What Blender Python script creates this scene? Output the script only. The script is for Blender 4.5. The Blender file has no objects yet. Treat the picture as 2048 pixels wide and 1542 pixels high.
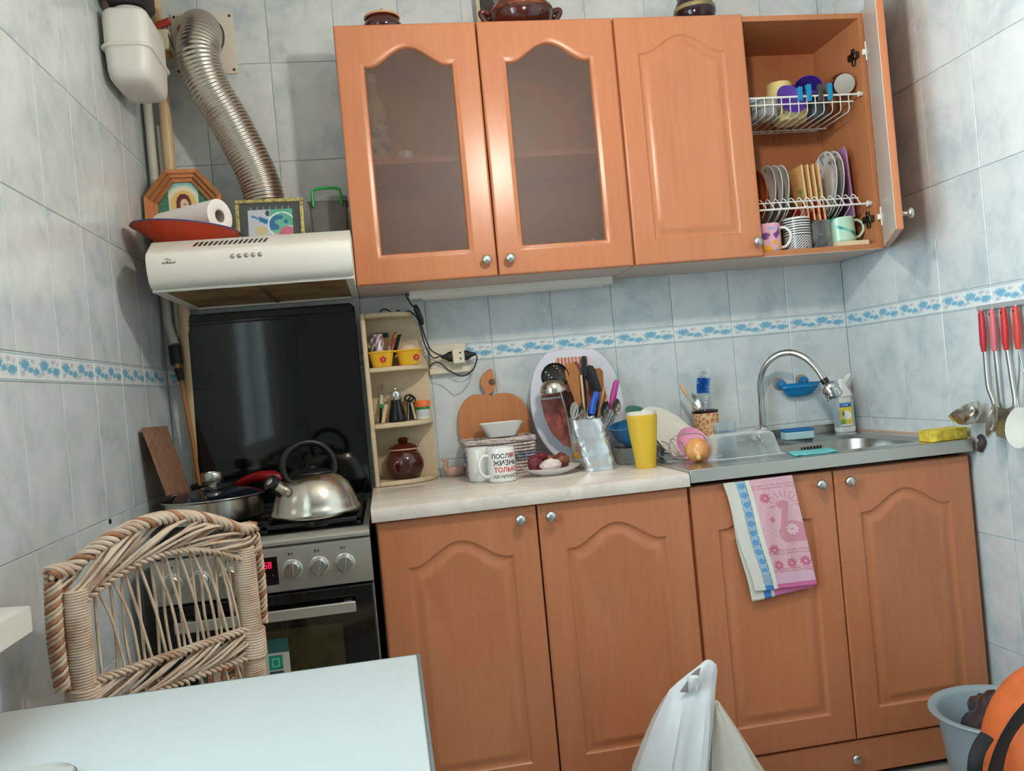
import bpy, math, random
from mathutils import Vector, Matrix, noise as mnoise
import numpy as np
random.seed(7)
R = math.radians
S = bpy.context.scene
COL = S.collection
PI = math.pi

# ------------------------------------------------------------------ camera
CP = np.array([0.64056, -2.67924, 1.13531]); PITCH, YAW, ROLL, FPX = -0.00173, -0.149083, -0.092856, 1696.3
def _basis():
    cy, sy, cp, sp, cr, sr = math.cos(YAW), math.sin(YAW), math.cos(PITCH), math.sin(PITCH), math.cos(ROLL), math.sin(ROLL)
    f = np.array([-sy*cp, cy*cp, sp]); rt = np.array([cy, sy, 0]); up = np.cross(rt, f)
    return cr*rt+sr*up, -sr*rt+cr*up, f
CR, CU, CF = _basis()
cam = bpy.data.cameras.new('camera'); camo = bpy.data.objects.new('camera', cam); COL.objects.link(camo)
cam.sensor_width = 36; cam.lens = FPX/2048*36; cam.clip_start = .02
camo.matrix_world = Matrix([[CR[i], CU[i], -CF[i], CP[i]] for i in range(3)]+[[0, 0, 0, 1]])
S.camera = camo
def P(ax, val, u, v):
    """point of the photograph's pixel (u, v) on the plane ax = val"""
    d = CF+CR*(u-1024)/FPX-CU*(v-771)/FPX; i = 'xyz'.index(ax); t = (val-CP[i])/d[i]
    return Vector(CP+d*t)
def at(u, v, y): return P('y', y, u, v)

# ------------------------------------------------------------------ light and exposure
S.view_settings.view_transform = 'Standard'; S.view_settings.look = 'None'; S.view_settings.gamma = 1
S.view_settings.use_curve_mapping = False; S.view_settings.exposure = 0.30
w = bpy.data.worlds.new('world'); S.world = w; w.use_nodes = True
bg = w.node_tree.nodes['Background']; bg.inputs[0].default_value = (.75, .88, 1, 1); bg.inputs[1].default_value = 1.0
LAMP = (1.18, -1.40, 2.02); LAMP_W = 390.0; WIN_W = 150.0
W, YF, ZC = 2.2069, -4.3, 2.62
WY0, WY1, WZ0, WZ1 = -2.75, -1.40, .90, 2.25
al = bpy.data.lights.new('window_daylight', 'AREA'); al.shape = 'RECTANGLE'; al.size = 1.9; al.size_y = 1.9
al.energy = WIN_W; al.color = (.66, .88, 1.0)
alo = bpy.data.objects.new('window_daylight', al); COL.objects.link(alo); alo.location = (-.75, (WY0+WY1)/2, (WZ0+WZ1)/2+.15); alo.rotation_euler = (R(90), 0, R(-90))

# ------------------------------------------------------------------ materials
def lin(c):
    c = [x/255 for x in c]
    return tuple((x/12.92 if x <= .04045 else ((x+.055)/1.055)**2.4) for x in c)+(1,)
class NT:
    def __init__(s, name):
        s.m = bpy.data.materials.new(name); s.m.use_nodes = True; s.t = s.m.node_tree
        s.b = s.t.nodes['Principled BSDF']; s.o = s.t.nodes['Material Output']
    def n(s, typ, **k):
        x = s.t.nodes.new(typ)
        for a, b in k.items(): setattr(x, a, b)
        return x
    def l(s, a, b): s.t.links.new(a, b)
    def put(s, sock, v):
        if isinstance(v, bpy.types.NodeSocket): s.l(v, sock)
        else: sock.default_value = v
    def ma(s, op, a, b=0., c=0.):
        x = s.n('ShaderNodeMath', operation=op)
        for i, v in enumerate((a, b, c)): s.put(x.inputs[i], v)
        return x.outputs[0]
    def mix(s, f, a, b):
        x = s.n('ShaderNodeMix', data_type='RGBA'); s.put(x.inputs[0], f); s.put(x.inputs[6], a); s.put(x.inputs[7], b)
        return x.outputs[2]
    def coord(s, kind='Object', scale=(1, 1, 1), off=None):
        tc = s.n('ShaderNodeTexCoord'); mp = s.n('ShaderNodeMapping'); s.l(tc.outputs[kind], mp.inputs[0]); mp.inputs[3].default_value = scale
        return mp.outputs[0]
    def noise(s, vec, scale, detail=4, rough=.55, dist=0.):
        x = s.n('ShaderNodeTexNoise'); s.l(vec, x.inputs['Vector'])
        x.inputs['Scale'].default_value = scale; x.inputs['Detail'].default_value = detail; x.inputs['Roughness'].default_value = rough; x.inputs['Distortion'].default_value = dist
        return x.outputs[0]
    def ramp(s, f, stops):
        x = s.n('ShaderNodeValToRGB'); s.put(x.inputs[0], f); e = x.color_ramp.elements
        while len(e) < len(stops): e.new(.5)
        for i, (p, c) in enumerate(stops): e[i].position = p; e[i].color = c
        return x.outputs[0]
    def bump(s, h, strength, dist=.002):
        x = s.n('ShaderNodeBump'); s.put(x.inputs['Height'], h); x.inputs['Strength'].default_value = strength; x.inputs['Distance'].default_value = dist
        s.l(x.outputs[0], s.b.inputs['Normal'])
    def set(s, col=None, rough=None, metal=None, **k):
        b = s.b
        if col is not None: s.put(b.inputs['Base Color'], col)
        if rough is not None: s.put(b.inputs['Roughness'], rough)
        if metal is not None: s.put(b.inputs['Metallic'], metal)
        for a, v in k.items(): s.put(b.inputs[a], v)
        return s
MC = {}
def mat(name, col, rough=.5, metal=0., var=0., vscale=20., bump=0., bscale=80., stretch=(1, 1, 1), col2=None, **k):
    """plain or mottled procedural material; col is sRGB 0..255"""
    if name in MC: return MC[name]
    x = NT(name); c = lin(col)
    if var or col2 or bump: v = x.coord('Object', stretch)
    if var or col2:
        c2 = lin(col2) if col2 else lin(tuple(a*(1-var) for a in col))
        n = x.noise(v, vscale, 4); x.set(x.ramp(n, [(.36, c), (.66, c2)]))
    else: x.set(c)
    x.set(None, rough, metal, **k)
    if bump: x.bump(x.noise(v, bscale, 3), bump)
    MC[name] = x.m; return x.m
def vcol_mat(name, rough=.5, metal=0., bump=0., bscale=400., **k):
    if name in MC: return MC[name]
    x = NT(name); a = x.n('ShaderNodeAttribute', attribute_name='Col'); x.set(a.outputs[0], rough, metal, **k)
    if bump: x.bump(x.noise(x.coord('Object'), bscale, 3), bump)
    MC[name] = x.m; return x.m
def glass_mat(name, col, trans=.7, rough=.05, diff=None, bump=0., bscale=300.):
    """see-through plastic or glass: part clear, part tinted gloss"""
    if name in MC: return MC[name]
    x = NT(name); x.set(lin(col), rough)
    if bump: x.bump(x.noise(x.coord('Object'), bscale, 2), bump, .001)
    tr = x.n('ShaderNodeBsdfTransparent'); tr.inputs[0].default_value = tuple(.5+.5*a for a in lin(col)[:3])+(1,)
    mx = x.n('ShaderNodeMixShader'); fr = x.n('ShaderNodeLayerWeight'); fr.inputs[0].default_value = .35
    f = x.ma('MULTIPLY', x.ma('SUBTRACT', 1., fr.outputs['Facing']), trans); f = x.ma('MINIMUM', f, 1.)
    x.l(f, mx.inputs[0]); x.l(x.b.outputs[0], mx.inputs[1]); x.l(tr.outputs[0], mx.inputs[2]); x.l(mx.outputs[0], x.o.inputs[0])
    MC[name] = x.m; return x.m

def tile_mat():
    x = NT('blue_marbled_tile'); g = x.n('ShaderNodeNewGeometry'); oi = x.n('ShaderNodeObjectInfo')
    off = x.n('ShaderNodeVectorMath', operation='SCALE'); off.inputs[0].default_value = (7.3, 3.1, 5.7); x.l(oi.outputs['Random'], off.inputs['Scale'])
    ad = x.n('ShaderNodeVectorMath', operation='ADD'); x.l(g.outputs['Position'], ad.inputs[0]); x.l(off.outputs[0], ad.inputs[1])
    n1 = x.noise(ad.outputs[0], 7.5, 6, .6, .5); n2 = x.noise(ad.outputs[0], 26, 4, .6, .3)
    f = x.ma('ADD', x.ma('MULTIPLY', n1, .75), x.ma('MULTIPLY', n2, .25))
    c = x.ramp(f, [(.34, lin((184, 196, 199))), (.48, lin((207, 213, 213))), (.62, lin((218, 221, 220)))])
    x.set(c, .16, 0.); x.bump(n1, .04, .002); return x.m
def border_mat(w, h):
    x = NT('floral_border_tile'); tc = x.n('ShaderNodeTexCoord'); sp = x.n('ShaderNodeSeparateXYZ'); x.l(tc.outputs['Object'], sp.inputs[0])
    X, Z = sp.outputs[0], sp.outputs[2]
    n1 = x.noise(tc.outputs['Object'], 240, 5, .8); n2 = x.noise(tc.outputs['Object'], 420, 2, .6)
    def blobs(lst):
        d = None
        for bx, bz, rx, rz in lst:
            e = x.ma('SQRT', x.ma('ADD', x.ma('POWER', x.ma('ABSOLUTE', x.ma('DIVIDE', x.ma('SUBTRACT', X, bx*w), rx*w)), 2.), x.ma('POWER', x.ma('ABSOLUTE', x.ma('DIVIDE', x.ma('SUBTRACT', Z, bz*h), rz*h)), 2.)))
            d = e if d is None else x.ma('MINIMUM', d, e)
        return x.ma('ADD', d, x.ma('MULTIPLY', x.ma('SUBTRACT', n1, .5), 3.4))
    blue = x.ma('LESS_THAN', blobs([(.16, .58, .12, .24), (.28, .42, .08, .12), (.40, .36, .10, .17), (.60, .60, .12, .24), (.72, .44, .08, .12), (.88, .40, .11, .20)]), .84)
    pale = x.ma('LESS_THAN', blobs([(.1, .28, .07, .14), (.33, .72, .06, .12), (.47, .22, .06, .10), (.55, .3, .07, .14), (.82, .74, .08, .13), (.93, .7, .04, .1)]), .62)
    line = x.ma('LESS_THAN', x.ma('ABSOLUTE', x.ma('SUBTRACT', x.ma('ABSOLUTE', x.ma('SUBTRACT', Z, h/2)), h*.43)), h*.018)
    c = x.mix(pale, lin((228, 232, 230)), lin((196, 194, 198)))
    c = x.mix(blue, c, x.mix(n2, lin((84, 154, 192)), lin((150, 198, 218)))); c = x.mix(line, c, lin((150, 178, 195)))
    x.set(c, .16); return x.m
def wood_mat(name, c1, c2, c3, rough=.33, scale=1., bumpy=.05):
    x = NT(name); v = x.coord('Object', (9*scale, 9*scale, .7*scale)); n = x.noise(v, 6, 5, .6, .6); v2 = x.coord('Object', (1, 1, .45)); n2 = x.noise(v2, 3.2*scale, 3)
    v3 = x.coord('Object', (1.0, 1.0, .5)); n3 = x.noise(v3, 26*scale, 1)
    f = x.ma('ADD', x.ma('MULTIPLY', n, .55), x.ma('MULTIPLY', n2, .45))
    c = x.ramp(f, [(.30, lin(c1)), (.55, lin(c2)), (.82, lin(c3))])
    knot = x.ma('GREATER_THAN', n3, .80); c = x.mix(x.ma('MULTIPLY', knot, .45), c, lin(tuple(a*.62 for a in c3)))
    x.set(c, rough); x.bump(n, bumpy, .001); MC[name] = x.m; return x.m
def steel_mat(name, col=(190, 188, 182), rough=.26, axis=(2, 40, 2), amt=.03):
    x = NT(name); v = x.coord('Object', axis); n = x.noise(v, 14, 3)
    x.set(lin(col), x.ma('ADD', x.ma('MULTIPLY', n, amt*2), rough-amt), 1.); MC[name] = x.m; return x.m

TILE = tile_mat()
WOOD = wood_mat('beech_laminate', (200, 129, 89), (192, 120, 80), (177, 105, 67), .30)
WOODIN = wood_mat('beech_carcass', (196, 130, 86), (188, 121, 78), (176, 108, 66), .45)
WOODDK = wood_mat('oiled_wood', (178, 116, 62), (160, 98, 50), (138, 78, 38), .42, 3.)
BOARD = wood_mat('apple_board_wood', (206, 138, 86), (196, 124, 74), (184, 112, 66), .5, 1.6)
PINE = wood_mat('pale_wood', (222, 188, 148), (212, 178, 138), (200, 164, 124), .5, 2.)
STEEL = steel_mat('brushed_steel'); STEELV = steel_mat('brushed_steel_panel', (186, 184, 175), .36, (2, 2, 50)); STEELV.node_tree.nodes['Principled BSDF'].inputs['Metallic'].default_value = .62
KSTEEL = steel_mat('kettle_steel', (206, 198, 184), .20, (2, 2, 40), .03)
CHROME = mat('chrome', (215, 215, 215), .10, 1.); KNOB = mat('satin_nickel', (205, 203, 198), .33, 1.)
ALU = mat('aluminium_foil_duct', (200, 192, 180), .30, 1.)
WHITE = mat('white_enamel', (232, 228, 218), .3); WPLAST = mat('white_plastic', (226, 223, 214), .4)
WLAM = mat('white_laminate', (214, 208, 200), .30); CREAM = mat('cream_paint', (222, 200, 164), .45, var=.06)
BLACK = mat('black_plastic', (20, 20, 21), .35); BLKENAM = mat('black_enamel', (13, 13, 14), .25); RUBBER = mat('black_rubber', (24, 24, 26), .6)
BLKGLASS = mat('black_green_glass', (9, 14, 14), .06); IRON = mat('cast_iron', (22, 22, 23), .55, bump=.2)
PORC = mat('white_porcelain', (236, 234, 228), .12); PORCW = mat('cream_porcelain', (232, 226, 212), .2)
YEL = mat('yellow_plastic', (240, 180, 40), .35, **{'Subsurface Weight': .1}); RED = mat('red_plastic', (205, 48, 42), .4)
BROWNGL = mat('brown_glazed_clay', (84, 30, 20), .12, var=.35, vscale=9., **{'Coat Weight': .4})

# ------------------------------------------------------------------ mesh building
ROOTM = {}
class M:
    def __init__(s): s.v = []; s.f = []; s.c = []
    def add(s, vs, fs, mx=None, col=None):
        b = len(s.v)
        for p in vs:
            p = Vector(p); s.v.append(mx @ p if mx is not None else p)
        s.f += [tuple(b+i for i in f) for f in fs]
        if col is not None:
            s.c += [col(p) if callable(col) else col for p in vs]
        return s
    def box(s, x0, x1, y0, y1, z0, z1, mx=None, col=None):
        vs = [(x, y, z) for z in (z0, z1) for y in (y0, y1) for x in (x0, x1)]
        return s.add(vs, [(0, 2, 3, 1), (4, 5, 7, 6), (0, 1, 5, 4), (2, 6, 7, 3), (0, 4, 6, 2), (1, 3, 7, 5)], mx, col)
    def loft(s, rings, closed=True, cap0=True, cap1=True, mx=None, col=None):
        n = len(rings[0]); vs = [p for r in rings for p in r]; fs = []
        for i in range(len(rings)-1):
            for j in range(n if closed else n-1):
                k = (j+1) % n; fs.append((i*n+j, i*n+k, (i+1)*n+k, (i+1)*n+j))
        if cap0: fs.append(tuple(range(n-1, -1, -1)))
        if cap1: fs.append(tuple((len(rings)-1)*n+j for j in range(n)))
        return s.add(vs, fs, mx, col)
    def lathe(s, prof, n=32, c=(0, 0, 0), mx=None, col=None, sx=1., sy=1.):
        """prof: (radius, z) from bottom to top; radius 0 closes"""
        rings = []
        for r, z in prof:
            r = max(r, 1e-5); rings.append([(c[0]+sx*r*math.cos(2*PI*j/n), c[1]+sy*r*math.sin(2*PI*j/n), c[2]+z) for j in range(n)])
        return s.loft(rings, True, True, True, mx, col)
    def tube(s, pts, r, n=8, closed=False, mx=None, col=None, flat=None):
        pts = [Vector(p) for p in pts]; m = len(pts); rings = []; prev = None
        for i, p in enumerate(pts):
            a = pts[(i-1) % m] if (closed or i > 0) else p; b = pts[(i+1) % m] if (closed or i < m-1) else p
            t = (b-a); t = t.normalized() if t.length > 1e-9 else Vector((0, 0, 1))
            if prev is None:
                u = t.orthogonal().normalized()
                if flat is not None:
                    u = Vector(flat)-t*Vector(flat).dot(t); u.normalize()
            else: u = prev-t*prev.dot(t); u = u.normalized() if u.length > 1e-6 else t.orthogonal().normalized()
            prev = u; q = t.cross(u); rr = r[i] if isinstance(r, list) else r
            ra, rb = rr if isinstance(rr, tuple) else (rr, rr)
            rings.append([p+u*ra*math.cos(2*PI*j/n)+q*rb*math.sin(2*PI*j/n) for j in range(n)])
        if closed:
            rings.append(rings[0]); return s.loft(rings, True, False, False, mx, col)
        return s.loft(rings, True, True, True, mx, col)
    def prism(s, poly, a, b, axis='y', mx=None, col=None):
        """extrude 2-D polygon (x,z for axis y; y,z for axis x; x,y for axis z) from a to b"""
        f = {'y': lambda p, t: (p[0], t, p[1]), 'x': lambda p, t: (t, p[0], p[1]), 'z': lambda p, t: (p[0], p[1], t)}[axis]
        return s.loft([[f(p, a) for p in poly], [f(p, b) for p in poly]], True, True, True, mx, col)
    def grid(s, fn, nu, nv, mx=None, col=None):
        vs = [fn(i/nu, j/nv) for j in range(nv+1) for i in range(nu+1)]; b = len(s.v)
        fs = [(j*(nu+1)+i, j*(nu+1)+i+1, (j+1)*(nu+1)+i+1, (j+1)*(nu+1)+i) for j in range(nv) for i in range(nu)]
        s.add(vs, fs, mx)
        if col is not None: s.c += [col(i/nu, j/nv) for j in range(nv+1) for i in range(nu+1)]
        return s
    def ball(s, c, r, n=16, mx=None, col=None, sx=1, sy=1, sz=1):
        m = max(6, n//2)
        return s.lathe([(r*math.sin(PI*i/m), -r*sz*math.cos(PI*i/m)) for i in range(m+1)], n, c, mx, col, sx, sy)
    def build(s, name, m, parent=None, smooth=None, bevel=0., seg=2, solid=0., loc=None, sub=0):
        me = bpy.data.meshes.new(name); o = bpy.data.objects.new(name, me)
        if parent is not None:
            r = parent
            while r.parent is not None: r = r.parent
            if r.name in ROOTM: inv = ROOTM[r.name]
            else: inv = r.matrix_basis.inverted()
            vs = [inv @ p for p in s.v]; o.parent = parent
        else:
            if loc is None:
                a = np.array([tuple(p) for p in s.v]); loc = Vector(((a[:, 0].min()+a[:, 0].max())/2, (a[:, 1].min()+a[:, 1].max())/2, a[:, 2].min()))
            loc = Vector(loc); vs = [p-loc for p in s.v]; o.location = loc
        me.from_pydata([tuple(p) for p in vs], [], s.f); me.update()
        import bmesh
        bm = bmesh.new(); bm.from_mesh(me); bmesh.ops.recalc_face_normals(bm, faces=bm.faces); bm.to_mesh(me); bm.free()
        if s.c:
            at_ = me.color_attributes.new('Col', 'FLOAT_COLOR', 'POINT')
            at_.data.foreach_set('color', [x for c in s.c for x in (c if len(c) == 4 else (*c, 1.))])
        if smooth is not None:
            me.shade_smooth(); me.set_sharp_from_angle(angle=R(smooth))
        me.materials.append(m); COL.objects.link(o)
        if bevel:
            b = o.modifiers.new('bevel', 'BEVEL'); b.width = bevel; b.segments = seg; b.limit_method = 'ANGLE'; b.angle_limit = R(40)
            me.shade_smooth(); me.set_sharp_from_angle(angle=R(smooth or 50))
        if solid:
            b = o.modifiers.new('solid', 'SOLIDIFY'); b.thickness = solid; b.offset = 0
        if sub:
            b = o.modifiers.new('sub', 'SUBSURF'); b.levels = sub; b.render_levels = sub
        return o
def tag(o, label=None, cat=None, group=None, kind=None):
    if label: o['label'] = label
    if cat: o['category'] = cat
    if group: o['group'] = group
    if kind: o['kind'] = kind
    return o
def thing(name, label, cat, loc, rz=0., group=None):
    o = bpy.data.objects.new(name, None); COL.objects.link(o); o.empty_display_size = .05
    o.location = loc; o.rotation_euler = (0, 0, rz); mx = Matrix.Translation(loc) @ Matrix.Rotation(rz, 4, 'Z'); ROOTM[o.name] = mx.inverted()
    return tag(o, label, cat, group)
def TM(loc=(0, 0, 0), rz=0., rx=0., ry=0.): return Matrix.Translation(loc) @ Matrix.Rotation(rz, 4, 'Z') @ Matrix.Rotation(ry, 4, 'Y') @ Matrix.Rotation(rx, 4, 'X')
def axis_m(a, b):
    """matrix whose Z runs from a to b, origin a"""
    a, b = Vector(a), Vector(b); return Matrix.Translation(a) @ (b-a).to_track_quat('Z', 'Y').to_matrix().to_4x4()
def rr(w, d, r, n=6, z=0., cx=0., cy=0.):
    """rounded rectangle ring"""
    out = []; r = min(r, w/2-1e-5, d/2-1e-5)
    for k, (sx, sy) in enumerate(((1, 1), (-1, 1), (-1, -1), (1, -1))):
        for i in range(n+1):
            a = PI/2*(k+i/n); out.append((cx+sx*(w/2-r)+r*math.cos(a), cy+sy*(d/2-r)+r*math.sin(a), z))
    return out
def smoothp(pts, n=8, closed=False):
    """Catmull-Rom through points"""
    pts = [Vector(p) for p in pts]; m = len(pts); out = []
    for i in range(m if closed else m-1):
        g = lambda k: pts[k % m] if closed else pts[min(max(k, 0), m-1)]
        p0, p1, p2, p3 = g(i-1), g(i), g(i+1), g(i+2)
        for j in range(n):
            t = j/n; out.append(.5*((2*p1)+(p2-p0)*t+(2*p0-5*p1+4*p2-p3)*t*t+(3*p1-p0-3*p2+p3)*t**3))
    if not closed: out.append(pts[-1])
    return out
def text_mesh(body, size, bold=0.):
    cu = bpy.data.curves.new('lettering', 'FONT'); cu.body = body; cu.size = size; cu.align_x = 'CENTER'; cu.offset = bold; cu.resolution_u = 3
    o = bpy.data.objects.new('lettering_tmp', cu); COL.objects.link(o); dg = bpy.context.evaluated_depsgraph_get(); dg.update()
    me = bpy.data.meshes.new_from_object(o.evaluated_get(dg)); vs = [v.co.copy() for v in me.vertices]; fs = [tuple(p.vertices) for p in me.polygons]
    bpy.data.objects.remove(o); bpy.data.curves.remove(cu); bpy.data.meshes.remove(me); return vs, fs

# ================================================================== ROOM SHELL
TW, TH, HB, ZT, X0, YL, YR = .2015, .30417, .054, 1.275, .1851, .246, .0955
GROUT = mat('tile_grout', (205, 212, 212), .7, var=.1)
PLASTER = mat('wall_plaster', (205, 208, 205), .8, var=.05)
TD = .003
def struct(o): o['kind'] = 'structure'; return o
wb = struct(M().box(-.12, W+.12, TD, .12, 0, ZC).build('wall_back', GROUT))
m = M(); m.box(-.12, -TD, WY1, TD, 0, ZC); m.box(-.12, -TD, YF, WY0, 0, ZC); m.box(-.12, -TD, WY0, WY1, 0, WZ0); m.box(-.12, -TD, WY0, WY1, WZ1, ZC)
wl = struct(m.build('wall_left', GROUT))
wr = struct(M().box(W+TD, W+.12, YF, TD, 0, ZC).build('wall_right', GROUT))
struct(M().box(-.12, W+.12, YF-.12, YF, 0, ZC).build('wall_front', PLASTER))
struct(M().box(-.12, W+.12, YF-.12, .12, -.1, 0).build('floor', mat('floor_tile', (190, 184, 174), .35, var=.12, vscale=5.)))
struct(M().box(-.12, W+.12, YF-.12, .12, ZC, ZC+.1).build('ceiling', mat('ceiling_paint', (228, 226, 220), .8)))
wn = struct(thing('window_1', None, None, (-.06, (WY0+WY1)/2, WZ0)))
m = M()
for a, b, c, d in ((WY0, WY1, WZ0, WZ0+.06), (WY0, WY1, WZ1-.06, WZ1), (WY0, WY0+.06, WZ0+.06, WZ1-.06), (WY1-.06, WY1, WZ0+.06, WZ1-.06), (-2.10, -2.04, WZ0+.06, WZ1-.06)): m.box(-.10, -.05, a, b, c, d)
m.build('window_frame', WHITE, wn)
M().box(-.079, -.073, WY0+.05, WY1-.05, WZ0+.05, WZ1-.05).build('pane', glass_mat('window_glass', (245, 250, 250), 1.0, .03), wn)
M().prism([(0.0005, .832), (.072, .822), (.072, .864), (0.0005, .868)], -2.85, -1.268, 'y').build('window_sill', WHITE, wn, bevel=.003)

TMESH = {}
def tile_me(w, h, m):
    k = (round(w, 4), round(h, 4), m.name)
    if k in TMESH: return TMESH[k]
    g, b = .0009, .0011
    r0 = [(g, 0, g), (w-g, 0, g), (w-g, 0, h-g), (g, 0, h-g)]; r1 = [(x, -TD+.0009, z) for x, _, z in r0]
    r2 = [(g+b, -TD, g+b), (w-g-b, -TD, g+b), (w-g-b, -TD, h-g-b), (g+b, -TD, h-g-b)]
    q = M().loft([r0, r1, r2], True, False, True); me = bpy.data.meshes.new('tile'); me.from_pydata([tuple(p) for p in q.v], [], q.f); me.materials.append(m); me.update()
    TMESH[k] = me; return me
BORDER = border_mat(TW, HB)
ZL = [ZT-HB-3*TH-.0+0, ZT-HB-2*TH, ZT-HB-TH, ZT-HB, ZT, ZT+TH, ZT+2*TH, ZT+3*TH, ZT+4*TH]; ZL = [0.0]+ZL+[ZC]
def tiles(wall, lines, place):
    for a, b in zip(lines[:-1], lines[1:]):
        for z0, z1 in zip(ZL[:-1], ZL[1:]):
            if z1-z0 < .012 or b-a < .012: continue
            if wall is wl and b > -WY1+.001 and a < -WY0 and z1 > WZ0-.04 and z0 < WZ1: continue
            bd = abs(z0-(ZT-HB)) < 1e-6; me = tile_me(b-a, z1-z0, BORDER if bd else TILE)
            o = bpy.data.objects.new('border_tile' if bd else 'tile', me); COL.objects.link(o); o.parent = wall
            x, y, rz = place(a, b); o.location = Vector((x, y, z0))-wall.location; o.rotation_euler = (0, 0, rz)
bx = [0]+[X0+i*TW for i in range(10)]+[W]
tiles(wb, bx, lambda a, b: (a, TD, 0))
ly = [0]+[YL+i*TW for i in range(10)]
tiles(wl, ly, lambda a, b: (-TD, -b, R(90)))
ry = [0]+[YR+i*TW for i in range(11)]
tiles(wr, ry, lambda a, b: (W+TD, -a, R(-90)))

# pendant lamp (above the frame): cord, socket, bulb
pl = thing('pendant_lamp', 'bare bulb hanging on a cord from the ceiling above the frame', 'lamp', (LAMP[0], LAMP[1], LAMP[2]))
M().tube([(LAMP[0], LAMP[1], LAMP[2]+.09), (LAMP[0], LAMP[1], ZC)], .004).build('cord', BLACK, pl)
M().lathe([(0, .04), (.018, .042), (.02, .07), (.02, .1), (.006, .11)], 16, LAMP).build('socket', WHITE, pl, 40)
x = NT('bulb_glow'); x.set((1, 1, 1, 1)); em = x.n('ShaderNodeEmission'); em.inputs[0].default_value = (1.0, .90, .78, 1); em.inputs[1].default_value = LAMP_W; x.l(em.outputs[0], x.o.inputs[0])
M().lathe([(0, -.05), (.02, -.046), (.034, -.03), (.038, -.008), (.032, .012), (.02, .03), (.016, .045)], 20, LAMP).build('bulb', x.m, pl, 60)

# ================================================================== KITCHEN CABINETS
def arch_outline(w, h, mside, mbot, mtop, amp, d=0.):
    """closed outline (x,z), counter-clockwise from bottom-left, of an arched panel, inset by d; plus matching rectangle points"""
    x0, x1, z0, z1 = mside+d, w-mside-d, mbot+d, h-mtop-d; nb, ns, nt = 8, 12, 36; o = []; r = []
    for i in range(nb): t = i/nb; o.append((x0+(x1-x0)*t, z0)); r.append((w*t, 0))
    for i in range(ns): t = i/ns; o.append((x1, z0+(z1-z0)*t)); r.append((w, h*t))
    for i in range(nt):
        t = 1-i/nt; s_ = min(max((t-.06)/.88, 0), 1); b = (.5-.5*math.cos(2*PI*s_)); b = b**.85
        o.append((x0+(x1-x0)*t, z1+amp*b)); r.append((w*t, h))
    for i in range(ns): t = 1-i/ns; o.append((x0, z0+(z1-z0)*t)); r.append((0, h*t))
    return o, r
PROF = [(0, 0), (.003, .0030), (.007, .0050), (.014, .0052), (.020, .0035), (.029, .0008), (.033, .0006), (.037, .0016)]
GPROF = [(0, 0), (.004, .0015), (.009, .0022), (.012, .006), (.013, .012)]
def door_mesh(w, h, mx, glass=False, t=.018, mtop=.106, amp=.052, ms=.064, mb=.07):
    m = M(); o, r = arch_outline(w, h, ms, mb, mtop, amp); e = .004; pr = GPROF if glass else PROF
    def ins(q, k): return (min(max(q[0], k), w-k), min(max(q[1], k), h-k))
    rings = [[(x, 0, z) for x, z in r], [(x, -t+e, z) for x, z in r], [(*ins((x, z), e*.35)[:1], -t+e*.35, ins((x, z), e*.35)[1]) for x, z in r], [(ins((x, z), e)[0], -t, ins((x, z), e)[1]) for x, z in r]]
    rings.append([(ins((x, z), e+.003)[0], -t, ins((x, z), e+.003)[1]) for x, z in r])
    oo, _ = arch_outline(w, h, ms, mb, mtop, amp, -.004); rings.append([(x, -t, z) for x, z in oo])
    for d, dep in pr:
        oo, _ = arch_outline(w, h, ms, mb, mtop, amp, d); rings.append([(x, -t+dep, z) for x, z in oo])
    if glass: rings.append([(x, 0, z) for x, _, z in rings[-1]])
    m.loft(rings, True, not glass, not glass, mx)
    if glass:
        n = len(r); b = len(rings)-1; m.f += [(j, b*n+j, b*n+(j+1) % n, (j+1) % n) for j in range(n)]
    return m
def knob(parent, p, mx=None, s=1.0):
    """small round metal knob, axis -Y at p"""
    k = TM(p) @ Matrix.Rotation(R(90), 4, 'X')
    if mx is not None: k = mx @ k
    return M().lathe([(.0065*s, 0), (.0055*s, .006*s), (.0055*s, .012*s), (.0125*s, .016*s), (.0145*s, .021*s), (.0125*s, .026*s), (.006*s, .029*s), (0, .0295*s)], 20, mx=k).build('knob', KNOB, parent, 60)
PANE = NT('frosted_cabinet_glass'); _v = PANE.coord('Object'); PANE.set(lin((120, 97, 88)), .34); PANE.bump(PANE.noise(_v, 520, 2), .35, .0015)
_t = PANE.n('ShaderNodeBsdfTransparent'); _t.inputs[0].default_value = (.93, .90, .88, 1); _mx = PANE.n('ShaderNodeMixShader'); _mx.inputs[0].default_value = .60
PANE.l(PANE.b.outputs[0], _mx.inputs[1]); PANE.l(_t.outputs[0], _mx.inputs[2]); PANE.l(_mx.outputs[0], PANE.o.inputs[0]); PANE = PANE.m

UZ0, UZ1, UY = 1.445, 2.168, -.282
def carcass(root, x0, x1, z0, z1, y0, inmat, shelves=(), mids=(), under=None, t=.016):
    M().box(x0, x0+t, y0, -.002, z0, z1).build('side_panel', inmat, root, bevel=.0008); M().box(x1-t, x1, y0, -.002, z0, z1).build('side_panel', inmat, root, bevel=.0008)
    M().box(x0+t, x1-t, y0, -.002, z1-t, z1).build('top_panel', inmat, root); M().box(x0+t, x1-t, y0, -.002, z0, z0+t).build('bottom_panel', inmat, root)
    M().box(x0+t, x1-t, -.006, -.002, z0+t, z1-t).build('back_panel', inmat, root)
    for a in mids: M().box(a-t/2, a+t/2, y0, -.006, z0+t, z1-t).build('divider', inmat, root)
    for a in shelves: M().box(x0+t, x1-t, y0+.02, -.006, a-t/2, a+t/2).build('shelf', inmat, root)
    if under: M().box(x0, x1, y0, -.002, z0-.0015, z0).build('underside', under, root)
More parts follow.
